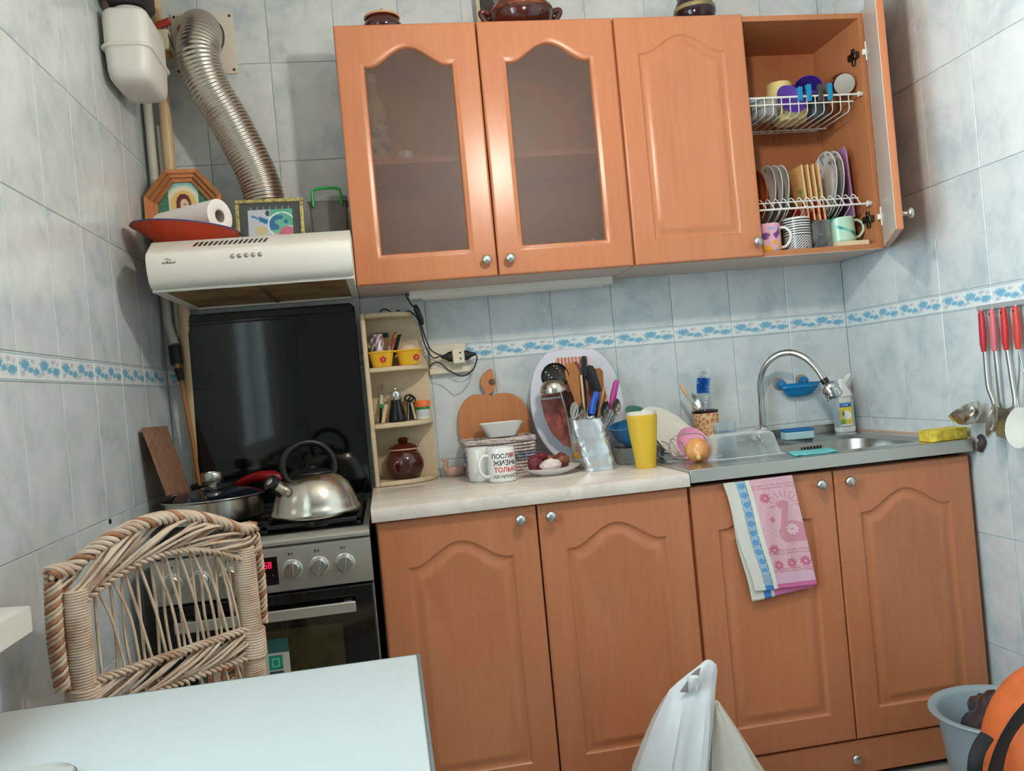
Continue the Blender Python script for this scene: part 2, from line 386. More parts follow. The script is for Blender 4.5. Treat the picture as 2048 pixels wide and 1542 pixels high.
uc1 = thing('wall_cabinet', 'beech wall cabinet with two arched frosted-glass doors', 'cabinet', (.99, 0, UZ0))
carcass(uc1, .592, 1.388, UZ0, UZ1, UY, WOODIN, shelves=(1.795,), under=mat('pale_laminate', (205, 180, 165), .35))
DH = UZ1-UZ0
for i, (x0, x1, kx) in enumerate(((.592, .988, .957), (.992, 1.388, 1.024))):
    d = door_mesh(x1-x0, DH, TM((x0, UY, UZ0)), True).build('door', WOOD, uc1, 35)
    o, _ = arch_outline(x1-x0, DH, .064, .07, .106, .052, .002)
    M().prism([(x0+a, UZ0+b) for a, b in o], UY-.009, UY-.005).build('glass_pane', PANE, d); knob(d, (kx, UY-.018, UZ0+.045))
uc2 = thing('wall_cabinet', 'beech dish cabinet with one arched solid door and one door swung open', 'cabinet', (1.79, 0, UZ0))
carcass(uc2, 1.392, 2.188, UZ0, UZ1, UY, WOODIN, under=MC['pale_laminate'])
d = door_mesh(.396, DH, TM((1.394, UY, UZ0))).build('door', WOOD, uc2, 35); knob(d, (1.766, UY-.018, UZ0+.042))
OPEN = TM((2.188, UY-.002, UZ0), R(62)) @ TM((-.396, 0, 0))
d = door_mesh(.396, DH, OPEN).build('door', WOOD, uc2, 35); knob(d, (.022, -.018, .042), OPEN)
M().box(.003, .393, .0, .0012, .003, DH-.003, OPEN).build('inner_face', WLAM, d)
for hz in (.60, .095):
    m = M(); m.box(.375, .385, .0012, .004, hz-.028, hz+.028, OPEN); m.box(.383, .396, .002, .012, hz-.008, hz+.008, OPEN); m.build('hinge', WPLAST, d)
    z = UZ0+hz; m = M(); m.box(2.155, 2.172, UY+.008, UY+.05, z-.010, z+.010); m.box(2.163, 2.172, UY+.03, UY+.042, z-.026, z+.026); m.build('hinge_arm', mat('dark_steel', (90, 84, 74), .35, 1.), uc2, bevel=.002)

# base units
BY = -.562; BT, BB = .828, .112
def base(label, x0, x1, knobs, drawer):
    r = thing('base_cabinet', label, 'cabinet', ((x0+x1)/2, 0, 0))
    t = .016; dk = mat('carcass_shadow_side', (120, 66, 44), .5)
    M().box(x0, x0+t, BY, -.01, .05, .829).build('side_panel', WOOD, r); M().box(x1-t, x1, BY, -.01, .05, .829).build('side_panel', WOOD, r)
    M().box(x0+t, x1-t, BY, -.01, .10, .116).build('bottom_panel', WOODIN, r); M().box(x0+t, x1-t, -.02, -.01, .116, .829).build('back_panel', WOODIN, r)
    M().box(x0+t, x1-t, BY, BY+.06, .813, .829).build('front_rail', dk, r)
    xm = (x0+x1)/2
    for a, b, kx in ((x0+.002, xm-.002, knobs[0]), (xm+.002, x1-.002, knobs[1])):
        d = door_mesh(b-a, BT-BB, TM((a, BY, BB)), mtop=.118, amp=.052, ms=.066, mb=.075).build('door', WOOD, r, 35); knob(d, (kx, BY-.018, .797))
    p = M().box(x0+.002, x1-.002, BY-.012, BY+.004, .018, .106).build('plinth_drawer' if drawer else 'plinth', WOOD, r, bevel=.002)
    if drawer: knob(p, ((x0+x1)/2-.015, BY-.012, .066), s=.9)
    return r
base('beech base cabinet under the pale marbled worktop', .590, 1.388, (.943, 1.020), False)
base('beech base cabinet under the steel sink with a low plinth drawer', 1.392, 2.190, (1.745, 1.826), True)
# worktop
x = NT('pale_marbled_worktop'); v = x.coord('Object', (1, 2.2, 1)); n = x.noise(v, 5, 6, .65, 1.2)
x.set(x.ramp(n, [(.35, lin((226, 213, 200))), (.5, lin((219, 206, 194))), (.56, lin((210, 198, 187))), (.64, lin((225, 214, 203)))]), .20); TOP = x.m
CT = .866
prof = [(-.600+.012, CT-.036), (-.598, CT-.034), (-.600, CT-.026), (-.600, CT-.010), (-.597, CT-.003), (-.590, CT), (-.004, CT), (-.004, CT-.036)]
tag(M().prism(prof, .581, 1.388, 'x').build('worktop', TOP, None, 40), 'pale marbled laminate worktop with rounded front edge between stove and sink', 'worktop')

# ================================================================== SINK UNIT (top sheet with bowl)
ST = .874
sk = thing('sink', 'stainless steel inset sink top with oval-cornered bowl on the right', 'sink', (1.79, -.3, .838))
X0s, X1s, Y0s, Y1s = 1.390, 2.188, -.602, -.006
bcx, bcy, bw, bd, br = 1.945, -.335, .375, .365, .10
def bowl_ring(gw, z): return rr(bw+2*gw, bd+2*gw, br+gw*.7, 8, z, bcx, bcy)
ring0 = bowl_ring(.012, ST-.003)
def outer(p):
    dx, dy = p[0]-bcx, p[1]-bcy; k = 1e9
    if dx > 1e-9: k = min(k, (X1s-bcx)/dx)
    if dx < -1e-9: k = min(k, (X0s-bcx)/dx)
    if dy > 1e-9: k = min(k, (Y1s-bcy)/dy)
    if dy < -1e-9: k = min(k, (Y0s-bcy)/dy)
    return (bcx+dx*k, bcy+dy*k, ST)
m = M(); m.loft([[outer(p) for p in ring0], [(p[0]+(p[0]-bcx)*.02, p[1]+(p[1]-bcy)*.02, ST) for p in ring0], ring0, bowl_ring(0, ST-.012), bowl_ring(-.012, ST-.09), bowl_ring(-.028, ST-.15), bowl_ring(-.06, ST-.165), bowl_ring(-.13, ST-.168)], True, False, True)
for cx_, cy_ in ((X0s, Y0s), (X1s, Y0s), (X0s, Y1s), (X1s, Y1s)):
    # triangles that square off the sheet's corners
    ang = sorted(range(len(ring0)), key=lambda i: (outer(ring0[i])[0]-cx_)**2+(outer(ring0[i])[1]-cy_)**2)
    cand = [i for i in range(len(ring0)) if True]
    best = None
    for i in range(len(ring0)):
        a, b = outer(ring0[i]), outer(ring0[(i+1) % len(ring0)])
        if (abs(a[0]-cx_) < 1e-6 and abs(b[1]-cy_) < 1e-6) or (abs(a[1]-cy_) < 1e-6 and abs(b[0]-cx_) < 1e-6): best = (a, b)
    if best: m.add([best[0], (cx_, cy_, ST), best[1]], [(0, 1, 2)])
m.build('bowl_sheet', STEEL, sk, 30)
m = M(); m.box(X0s, X1s, Y0s, Y0s+.004, ST-.034, ST-.0002); m.box(X0s, X0s+.003, Y0s+.004, Y1s, ST-.034, ST-.0002); m.box(X1s-.003, X1s, Y0s+.004, Y1s, ST-.034, ST-.0002); m.build('front_apron', STEELV, sk, bevel=.0015)
M().box(X0s, X1s, Y1s-.004, Y1s, ST, ST+.028).build('upstand', STEEL, sk, bevel=.001)
m = M()
for i in range(6): m.box(1.955+i*.011-.0275, 1.955+i*.011-.0225, bcy+bd/2-.0135, bcy+bd/2-.0095, ST-.055, ST-.022)
m.build('overflow_slots', BLACK, sk)
M().lathe([(0, ST-.168), (.03, ST-.167), (.034, ST-.164), (.02, ST-.1655), (0, ST-.1655)], 20, (bcx, bcy, 0)).build('drain', CHROME, sk, 40)
tag(M().box(2.189, W-.001, -.585, -.02, ST-.010, ST+.003).build('wooden_filler_strip', mat('pink_wood_strip', (205, 160, 135), .5), None, bevel=.001), 'thin bare wooden strip between sink and right tiled wall', 'strip')

# ================================================================== STOVE
SX0, SX1, SY = .070, .573, -.598
st = thing('gas_stove', 'brushed steel gas stove with black oven door and raised glass lid', 'stove', (.3215, -.3, 0))
M().box(SX0, SX1, SY+.03, -.03, .03, .80).build('body', mat('dark_grey_enamel', (70, 70, 70), .4), st, bevel=.003)
m = M().prism([(SY+.002, .805), (SY+.002, .812), (SY+.012, .822), (SY+.05, .826), (-.035, .826), (-.035, .800), (SY+.012, .800)], SX0, SX1, 'x'); m.build('hob_frame', STEELV, st, 40)
M().box(SX0+.02, SX1-.014, SY+.035, -.075, .8255, .8275).build('hob_plate', BLKENAM, st)
pn = M().prism([(SY, .795), (SY, .70), (SY+.004, .694), (SY+.03, .694), (SY+.03, .799), (SY+.006, .799)], SX0, SX1, 'x').build('control_panel', STEELV, st, 40)
for i, kx in enumerate((.112, .176, .242, .386, .448, .509)):
    kn = M().lathe([(.0245, 0), (.0245, .004), (.0205, .006), (.0195, .018), (.017, .0205), (0, .021)], 28, mx=TM((kx, SY, .745), rx=R(90))).build('knob', STEEL, st, 40)
    M().box(-.0045, .0045, -.0275, -.018, -.02, .02, TM((kx, SY, .745), ry=R((8, 0, -6, 4, 10, 3)[i]))).build('knob_grip', STEEL, kn, bevel=.0015)
    m = M(); m.box(kx-.008, kx+.002, SY-.0006, SY, .781, .7825); m.box(kx-.008, kx-.006, SY-.0006, SY, .778, .785); m.box(kx+.001, kx+.0025, SY-.0006, SY, .778, .784); m.build('knob_mark', BLACK, pn)
dp = M().box(.283, .352, SY-.0015, SY, .713, .779).build('clock_display', mat('dark_display_glass', (16, 4, 8), .08), st)
LED = NT('red_led'); e = LED.n('ShaderNodeEmission'); e.inputs[0].default_value = (1, .01, .05, 1); e.inputs[1].default_value = 2.2; LED.l(e.outputs[0], LED.o.inputs[0]); LED = LED.m
SEG = {'0': 'abcdef', '1': 'bc', '5': 'afgcd', '8': 'abcdefg', '2': 'abged', '-': 'g'}
def digits(s, x, z, h, y):
    m = M(); w_ = h*.5; t = h*.13
    for ch in s:
        for g in SEG[ch]:
            B = {'a': (0, w_, h-t, h), 'g': (0, w_, h/2-t/2, h/2+t/2), 'd': (0, w_, 0, t), 'f': (0, t, h/2, h), 'b': (w_-t, w_, h/2, h), 'e': (0, t, 0, h/2), 'c': (w_-t, w_, 0, h/2)}[g]
            if ch == '-': B = (w_*.15, w_*.75, h/2-t/2, h/2+t/2)
            m.box(x+B[0], x+B[1], y-.0008, y, z+B[2], z+B[3])
        x += w_*1.35
    return m
digits('10-58', .290, .753, .015, SY-.0015).build('clock_digits', LED, dp)
m = M()
for i in range(4): m.box(.296+i*.014, .300+i*.014, SY-.002, SY-.0015, .735, .7365)
m.build('clock_marks', mat('grey_print', (150, 90, 90), .5), dp)
od = M().box(SX0+.003, SX1-.003, SY+.002, SY+.03, .20, .688).build('oven_door', mat('black_oven_glass', (8, 8, 8), .07), st, bevel=.003)
M().box(.16, .490, SY+.0012, SY+.002, .30, .604).build('oven_window', mat('amber_oven_window', (62, 58, 30), .12, var=.25, vscale=18.), od)
m = M(); m.box(.115, .527, SY-.036, SY-.026, .633, .658); m.box(.125, .145, SY-.026, SY+.004, .638, .653); m.box(.497, .517, SY-.026, SY+.004, .638, .653)
m.build('handle', STEELV, od, bevel=.002)
M().box(SX1-.003, SX1, SY+.004, SY+.03, .20, .69).build('door_edge', STEEL, od)
M().box(SX0+.003, SX1-.003, SY+.004, SY+.03, .05, .195).build('drawer_front', STEELV, st, bevel=.003)
for a in (SX0+.03, SX1-.06):
    for b in (SY+.06, -.1): M().lathe([(.018, 0), (.018, .032)], 12, (a+.015, b, 0)).build('foot', BLACK, st)
# sticker sheet on the oven door
def stick(u, v):
    X = .16+.2*u; Z = .42+.165*v
    c = (196, 190, 176)
    if v > .80: c = (40, 92, 88)
    for sx, sz in ((.86, .66), (.86, .33), (.86, .06), (.60, .66), (.60, .36), (.60, .1)):
        if abs(u-sx+.02) < .085 and abs(v-sz) < .11:
            c = (22, 138, 112)
            q = max(abs(u-sx+.02)/.085, abs(v-sz)/.11)
            if .38 < q < .52: c = (120, 205, 180)
        if abs(u-sx+.02) < .08 and abs(v-sz+.145) < .016: c = (40, 60, 70)
    if u < .45:
        n = mnoise.noise(Vector((u*9, v*9, 1.3))); c = (176, 168, 150) if n > .15 else ((150, 52, 30) if n > -.12 else ((190, 120, 60) if n > -.3 else (60, 70, 60)))
    return lin(c)
M().grid(lambda u, v: (.16+.2*u, SY+.0005, .42+.165*v), 80, 66, col=stick).build('sticker_sheet', vcol_mat('printed_sticker', .5), od)
# burners and grates
for bx_, by_, s_ in ((.20, -.45, .9), (.445, -.45, 1.1), (.20, -.20, 1.), (.445, -.20, .8)):
    b = M().lathe([(.045*s_, .827), (.045*s_, .830), (.03*s_, .831), (.03*s_, .834)], 24, (bx_, by_, 0)).build('burner', STEEL, st, 40)
    M().lathe([(.034*s_, .834), (.036*s_, .836), (.030*s_, .839), (0, .8395)], 24, (bx_, by_, 0)).build('burner_cap', BLKENAM, b, 40)
GZ = .846
for gx0, gx1 in ((SX0+.03, .318), (.325, SX1-.025)):
    m = M(); y0, y1 = SY+.05, -.085; q = .005
    def bar(a, b, c, d): m.box(min(a, c)-q, max(a, c)+q, min(b, d)-q, max(b, d)+q, GZ-.010, GZ)
    bar(gx0, y0, gx1, y0); bar(gx0, y1, gx1, y1); bar(gx0, y0, gx0, y1); bar(gx1, y0, gx1, y1); bar(gx0, (y0+y1)/2, gx1, (y0+y1)/2)
    xm = (gx0+gx1)/2
    for yc in (-.45, -.20):
        bar(gx0, yc, xm-.03, yc); bar(xm+.03, yc, gx1, yc); bar(xm, yc-.11, xm, yc-.035); bar(xm, yc+.035, xm, yc+.10)
    for a in (gx0, gx1):
        for b in (y0, y1, (y0+y1)/2): m.box(a-q, a+q, b-q, b+q, .8275, GZ-.01)
    m.build('grate', IRON, st, bevel=.0015)
ld = M().loft([[(SX0-.003+a[0]*0+(a[0]), -.048, a[1]) for a in ((0.002, .845), (.506, .845), (.506, 1.415), (.494, 1.428), (.014, 1.428), (.002, 1.415))], [(SX0-.003+a[0], -.036, a[1]) for a in ((0.002, .845), (.506, .845), (.506, 1.415), (.494, 1.428), (.014, 1.428), (.002, 1.415))]]).build('glass_lid', BLKGLASS, st, bevel=.002)
m = M(); m.box(SX0+.004, SX1-.006, -.0515, -.048, 1.394, 1.399); m.box(SX0+.004, SX1-.006, -.0525, -.048, 1.404, 1.424); m.build('lid_trim', BLACK, ld, bevel=.001)
for a in (.12, .50): M().box(a, a+.03, -.06, -.034, .822, .85).build('lid_hinge', BLACK, st)

# ================================================================== RANGE HOOD
hd = thing('range_hood', 'white slimline range hood with slotted sloping top and five buttons', 'hood', (.345, -.25, 1.45))
HX0, HX1 = .094, .590
HT = 1.577
HP = [(-.002, 1.452), (-.462, 1.452), (-.476, 1.455), (-.488, 1.468), (-.496, 1.488), (-.499, 1.510), (-.497, 1.527), (-.490, 1.537), (-.482, 1.541), (-.424, HT-.001), (-.416, HT), (-.002, HT)]
cv = HP[1:9]
m = M(); n = len(HP)
m.loft([[(HX0, p[0], p[1]) for p in HP], [(HX1, p[0], p[1]) for p in HP]])
# hollow underside: rebuild bottom as a rim around the filters
m.build('casing', WHITE, hd, 38)
x0, x1, y0, y1 = HX0+.022, HX1-.022, -.452, -.03
FILT = NT('greasy_mesh_filter'); v = FILT.coord('Object'); ch = FILT.n('ShaderNodeTexChecker'); FILT.l(v, ch.inputs[0]); ch.inputs[3].default_value = 320; n_ = FILT.noise(v, 9, 4)
FILT.set(FILT.ramp(n_, [(.35, lin((186, 156, 108))), (.6, lin((150, 116, 70))), (.75, lin((120, 90, 52)))]), .45, .4); FILT.bump(ch.outputs[1], .4, .001); FILT = FILT.m
xm = (x0+x1)/2+.005
for a, b in ((x0, xm-.006), (xm+.006, x1)):
    fl = M().box(a, b, y0, y1, 1.4495, 1.4518).build('filter', FILT, hd)
    M().box((a+b)/2-.035, (a+b)/2+.035, y0+.004, y0+.03, 1.446, 1.4495).build('filter_latch', BLACK, fl, bevel=.001)
m = M(); m.box(HX0, HX1, -.462, y0, 1.444, 1.452); m.box(HX0, HX1, y1, -.004, 1.444, 1.452); m.box(HX0, x0, y0, y1, 1.444, 1.452); m.box(x1, HX1, y0, y1, 1.444, 1.452); m.build('bottom_rim', WHITE, hd, bevel=.002)
M().box(xm-.006, xm+.006, y0, y1, 1.447, 1.452).build('filter_bar', mat('stained_bar', (96, 84, 60), .5), hd)
m = M(); SLP = (HT-.001-1.541)/.058
for i in range(15):
    X = .206+i*.0122
    p = [Vector((X+dx+k*.003, -.452+k*.011, 1.541+(-.452+k*.011+.482)*SLP)) for dx, k in ((-.0030, -1), (.0030, -1), (.0030, 1), (-.0030, 1))]
    m.loft([[q+Vector((0, .0004, -.0006)) for q in p], [q+Vector((0, -.0004, .0006)) for q in p]])
m.build('vent_slots', BLACK, hd)
for i in range(5):
    M().lathe([(.0062, 0), (.006, .003), (.0035, .0055), (0, .006)], 14, mx=TM((.300+i*.0165, -.4965, 1.5155), rx=R(84))).build('button', mat('button_grey', (168, 164, 154), .35, .5), hd, 40)
m = M()
for i, (dx, hh) in enumerate(((0, .004), (.004, .003), (.009, .006), (.012, .006), (.016, .004), (.020, .003), (.024, .003), (.0285, .005))): m.box(.132+dx, .1345+dx, -.4994, -.4985, 1.508, 1.508+hh)
m.box(.132, .163, -.4994, -.4985, 1.5078, 1.5088)
m.tube([(.139, -.4993, 1.5185), (.145, -.4993, 1.5205), (.151, -.4993, 1.517), (.154, -.4993, 1.5145)], .0007, 5)
m.build('maker_mark', mat('grey_print_mark', (120, 116, 106), .5), hd)

# ================================================================== DUCT, GAS METER, PIPES
pt = [(.197, -.004, 2.262), (.197, -.06, 2.266), at(400, 76, -.105), at(396, 112, -.135), at(417, 172, -.135), at(453, 232, -.125), at(490, 300, -.12), at(514, 350, -.115), at(528, 395, -.112)]
pt += [(pt[-1][0]+.006, -.110, HT+.08), (pt[-1][0]+.008, -.110, HT+.002)]
sp = smoothp(pt, 40); L = [0]
for a, b in zip(sp[:-1], sp[1:]): L.append(L[-1]+(b-a).length)
path = []; rad = []; s_ = 0; j = 0; step = .0022
while s_ < L[-1]:
    while L[j+1] < s_: j += 1
    path.append(sp[j].lerp(sp[j+1], (s_-L[j])/(L[j+1]-L[j]))); k = min(1, s_/.30); rad.append(.057+.005*(1-k)+(.0007+.0009*k)*math.sin(2*PI*s_/.0105)); s_ += step
dt = thing('extractor_duct', 'silver ribbed flexible extractor duct bending from the wall plate down to the hood', 'duct', tuple(path[-1]))
M().tube(path, rad, 28).build('ribbed_hose', ALU, dt, 60)
M().tube([Vector((.197, -.030, 2.264))+Vector((.0645*math.cos(a), 0, .0645*math.sin(a))) for a in [2*PI*i/40 for i in range(40)]], .0022, 6, True).build('hose_clamp', MC['dark_steel'], dt, 60)
vp = thing('vent_plate', 'white square vent cover plate screwed to the back wall behind the duct', 'vent cover', (.196, 0, 2.16))
M().box(.106, .290, -.006, -.0005, 2.158, 2.345).build('plate', mat('ivory_plastic', (222, 212, 196), .45), vp, bevel=.002)
for a in (.117, .279):
    for b in (2.169, 2.334): M().lathe([(.0042, 0), (.004, .0015), (0, .002)], 10, mx=TM((a, -.006, b), rx=R(90))).build('screw', MC['dark_steel'], vp)
gm = thing('gas_meter', 'white rounded gas meter box hanging in the upper left corner', 'gas meter', (.075, -.27, 2.0))
def mring(w, d, z, r=.03): return rr(w*.96, d*.86, r, 6, z+.006, .0680, -.290)
MX = None
M().loft([mring(.070, .13, 1.998), mring(.096, .20, 2.001), mring(.108, .238, 2.012), mring(.113, .25, 2.030), mring(.117, .258, 2.082)]).build('lower_shell', WPLAST, gm, 60)
M().loft([mring(.128, .272, 2.0815, .034), mring(.132, .276, 2.084, .034), mring(.132, .276, 2.088, .034), mring(.128, .272, 2.0905, .034)]).build('flange', WPLAST, gm, 60)
M().loft([mring(.117, .258, 2.09), mring(.118, .255, 2.15), mring(.116, .25, 2.176), mring(.108, .24, 2.184), mring(.08, .2, 2.187)]).build('upper_shell', WPLAST, gm, 60)
M().lathe([(.045, 2.186), (.045, 2.196), (.04, 2.203), (.0, 2.204)], 24, (.068, -.33, .006), sy=.9).build('counter_hump', WPLAST, gm, 50)
tag(M().loft([rr(.085, .13, .03, 5, 2.213, .068, -.315), rr(.105, .16, .03, 5, 2.235, .068, -.315), rr(.105, .16, .03, 5, 2.32, .068, -.315), rr(.10, .15, .03, 5, 2.60, .068, -.315)]).build('pipe_insulation', mat('dark_brown_wrap', (58, 46, 42), .8, var=.5, vscale=25., bump=.6, bscale=40.), None, 50), 'dark brown wrapped pipe bundle above the white gas meter', 'insulation')
BEIGE = mat('beige_painted_pipe', (214, 182, 140), .4); WPIPE = mat('white_painted_pipe', (205, 200, 186), .4)
gp = thing('gas_pipe', 'thick beige gas pipe running down the left corner behind the hood', 'pipe', (.07, -.05, .9))
M().tube([(.075, -.045, 2.6), (.075, -.045, 1.42), (.072, -.035, 1.37), (.070, -.032, .84)], .0165, 14).build('riser', BEIGE, gp, 60)
tag(M().tube([(.024, -.030, 2.6), (.024, -.030, 1.41), (.040, -.045, 1.345)], .0125, 12).build('white_pipe', WPIPE, None, 60), 'thin white pipe in the left corner beside the beige gas pipe', 'pipe')
tag(M().tube([(.051, -.028, 2.0), (.051, -.026, 1.40), (.0535, -.022, 1.366)], .0085, 10).build('thin_pipe', WPIPE, None, 60), 'narrow white pipe between the beige gas pipe and the corner', 'pipe')
gv = thing('gas_valve', 'gas cock with black handle and brown hose under the hood corner', 'valve', (.043, -.06, 1.24))
M().tube([(.041, -.055, 1.34), (.045, -.062, 1.285)], .0175, 12).build('valve_body', BLACK, gv, 50)
M().tube([(.045, -.062, 1.29), (.050, -.066, 1.268)], .010, 10).build('union_nut', mat('brass', (190, 160, 100), .3, 1.), gv, 50)
M().tube([(.049, -.066, 1.272), (.055, -.068, 1.235)], [.013, .009], 10).build('hose_sleeve', RUBBER, gv, 50)
M().tube(smoothp([(.055, -.068, 1.24), (.062, -.07, 1.15), (.072, -.066, 1.02), (.078, -.06, .84)], 8), .0065, 8).build('hose', mat('brown_hose', (168, 112, 58), .5), gv, 60)
rv = thing('red_gas_tap', 'red handled gas tap on the beige pipe beside the meter', 'valve', (.10, -.08, 2.2))
c = at(326, 48, -.11)
M().tube([(.075, -.062, 2.33), (.092, -.09, c.z)], .012, 10).build('tap_body', mat('brass_paint', (176, 140, 96), .4), rv, 50)
M().tube([c+Vector((-.016, 0, -.006)), c+Vector((.022, -.01, .004))], [.012, .010], 10).build('tap_handle', mat('red_paint', (176, 62, 50), .4), rv, 50)
M().box(.088, .122, -.125, -.065, 2.19, 2.25).build('regulator', mat('ivory_body', (214, 202, 170), .45), rv, bevel=.006)
M().tube([(.112, -.10, 2.192), (.118, -.105, 2.172)], .007, 8).build('copper_nipple', mat('copper', (196, 128, 88), .3, 1.), rv, 50)
M().tube(smoothp([c+Vector((.012, -.01, -.01)), c+Vector((.016, -.014, -.045)), c+Vector((.03, -.02, -.085))], 6), .0012, 5).build('seal_wire', MC['dark_steel'], rv)

# ================================================================== THINGS ON THE HOOD
BWM = TM((.147, -.285, HT+.010), ry=R(6.5))
bw_ = thing('plastic_bowl', 'wide red-orange plastic bowl with blue rim on the hood', 'bowl', (.147, -.285, HT))
prof = [(0, .003), (.050, .002), (.054, 0), (.060, .002), (.085, .013), (.112, .028), (.137, .043), (.1405, .0445), (.1355, .0455), (.109, .032), (.082, .017), (.056, .006), (0, .005)]
M().lathe(prof, 48, (0, 0, 0), BWM).build('bowl_body', mat('red_orange_plastic', (208, 66, 22), .35), bw_, 50)
M().tube([Vector((.1395*math.cos(a), .1395*math.sin(a), .0448)) for a in [2*PI*i/48 for i in range(48)]], .0022, 6, True, BWM).build('rim', mat('blue_rim', (62, 66, 120), .4), bw_, 60)
A, B = at(330, 459, -.225), at(440, 432, -.335); ax = axis_m(A, B); LN = (B-A).length
pr = thing('paper_towel_roll', 'white paper towel roll with blue and grey print lying in the bowl', 'paper towel', tuple(A))
def tow(p):
    a = math.atan2(p[1], p[0]); t = p[2]/LN; u = ((a-2.2) % (2*PI))
    c = (236, 232, 226)
    n = mnoise.noise(Vector((t*9, u*3.0, 5.1)))
    lowz = (ax @ Vector(p)).z-(A.z+(B.z-A.z)*t) < -.008
    if lowz and .15 < t < .85 and n > .18: c = (150, 142, 136)
    if lowz and .15 < t < .9 and n < -.24: c = (120, 160, 196)
    return lin(c)
rn = 40; rr_ = .0455; m = M()
m.loft([[(rr_*q*math.cos(2*PI*j/rn), rr_*q*math.sin(2*PI*j/rn), LN*i/14) for j in range(rn)] for i in range(15) for q in (1,)], True, False, False, ax, tow)
m.loft([[(rad_*math.cos(2*PI*j/rn), rad_*math.sin(2*PI*j/rn), z) for j in range(rn)] for rad_, z in ((rr_, LN), (rr_-.002, LN+.001), (.019, LN+.001), (.018, LN), (.018, .0), (rr_, 0))], True, False, False, ax, lin((238, 234, 228)))
m.build('roll', vcol_mat('printed_paper', .8), pr, 50)
M().lathe([(.0185, .001), (.0185, LN-.001), (.0165, LN-.001), (.0165, .001)], 24, mx=ax).build('cardboard_tube', mat('grey_card', (176, 168, 158), .8), pr, 50)
# octagonal icon
ic = thing('icon_frame', 'octagonal stepped wooden frame holding a painted icon behind the bowl', 'icon', (.165, -.07, HT))
IC = Vector((.116, -.098, HT+.134)); tl = TM(IC, rx=R(-5), rz=R(3))
def oc(k, q):
    p = [(1, .42), (.42, 1), (-.42, 1), (-1, .42), (-1, -.42), (-.42, -1), (.42, -1), (1, -.42)][q % 8]; return (.106*p[0]-math.copysign(k*(1 if abs(p[0]) == 1 else .6), p[0]), .132*p[1]-math.copysign(k*(1 if abs(p[1]) == 1 else .6), p[1]))
for i, (ra, rb, y0, y1) in enumerate(((0, .012, 0, -.028), (.011, .023, 0, -.021), (.022, .034, 0, -.014))):
    for k in range(8):
        M().prism([oc(ra, k), oc(ra, k+1), oc(rb, k+1), oc(rb, k)], y0, y1, 'y', tl).build('frame_step', BOARD if k % 2 else WOODDK, ic, bevel=.001)
def icon(u, v):
    x, z = (u-.5)*2, (v-.62)*2.4; c = (62, 120, 96)
    n = mnoise.noise(Vector((u*30, v*30, 2)))
    if n > .2: c = (90, 140, 112)
    if abs(x+.02) < .52:
        c = (150, 208, 204); d = math.hypot(x+.02, (z-.12))
        if d < .60: c = (228, 226, 196)
        if d < .44: c = (232, 196, 112)
        if math.hypot((x+.02)/.26, (z-.10)/.36) < 1 or (z < -.1 and abs(x+.02) < .26+(-.1-z)*.5): c = (112, 40, 36)
        if math.hypot((x-.01)/.15, (z-.04)/.24) < 1: c = (232, 200, 178)
        if math.hypot((x-.02)/.05, (z-.10)/.03) < 1 or math.hypot((x-.03)/.05, (z+.09)/.02) < 1: c = (120, 60, 50)
    elif z < -.35: c = (196, 130, 70)
    return lin(c)
def pnl(u, v):
    x_, z_ = (u-.5)*2, (v-.5)*2; k = max(1, (abs(x_)+abs(z_))/1.45); return (x_*.080/k, -.006, z_*.106/k)
M().grid(pnl, 70, 80, tl, icon).build('painted_panel', vcol_mat('painted_icon', .4), ic)
# framed picture
fp = thing('picture_frame', 'gold framed still life picture with bottle and fruit standing on the hood', 'picture frame', (.37, -.21, HT))
fx = TM((.272, -.228, HT), rz=R(-2), rx=R(-6), ry=R(1.0)); FW, FH = .188, .144
m = M()
for k, (a, b, c_, d_) in enumerate(((0, FW, 0, .011), (0, FW, FH-.011, FH), (0, .011, .011, FH-.011), (FW-.011, FW, .011, FH-.011))):
    M().box(a, b, -.006, .008, c_, d_, fx).build('moulding', mat('gold_frame', (206, 190, 122), .4, .3, var=.4, vscale=120., bump=.3, bscale=150.), fp, bevel=.002)
def pic(u, v):
    c = (72, 78, 74)
    if .15 < u < .86 and .06 < v < .82:
        c = (192, 196, 206); x, z = (u-.15)/.71, (v-.06)/.76
        n = mnoise.noise(Vector((x*5, z*5, 9)))
        d = abs((z-.82)+.55*(x-.1))
        if .08 < x < .5 and d < (.03 if x < .25 else .075): c = (36, 118, 156)
        if x > .5 and z > .55+.1*n: c = (92, 170, 140)
        if math.hypot((x-.68)/.22, (z-.55)/.28) < 1: c = (52, 110, 156) if n > 0 else (110, 180, 150)
        if abs(math.hypot((x-.75)/.3, (z-.55)/.36)-1) < .05: c = (226, 236, 232)
        if math.hypot((x-.28)/.14, (z-.38)/.14) < 1: c = (200, 186, 140)
        if math.hypot((x-.88)/.2, (z-.28)/.2) < 1: c = (196, 112, 132)
        if math.hypot((x-.62)/.22, (z-.12)/.14) < 1: c = (210, 160, 100)
        if math.hypot((x-.44)/.05, (z-.9)/.09) < 1: c = (70, 74, 84)
    elif .13 < u < .88 and .82 < v < .9 and (u*40) % 4 < .8: c = (130, 134, 130)
    return lin(c)
M().grid(lambda u, v: (.008+(FW-.016)*u, -.001, .008+(FH-.016)*v), 90, 60, fx, pic).build('picture', vcol_mat('glossy_print', .18), fp)
M().box(.004, FW-.004, .0, .006, .004, FH-.004, fx).build('backing', mat('grey_card', (1, 1, 1)), fp)
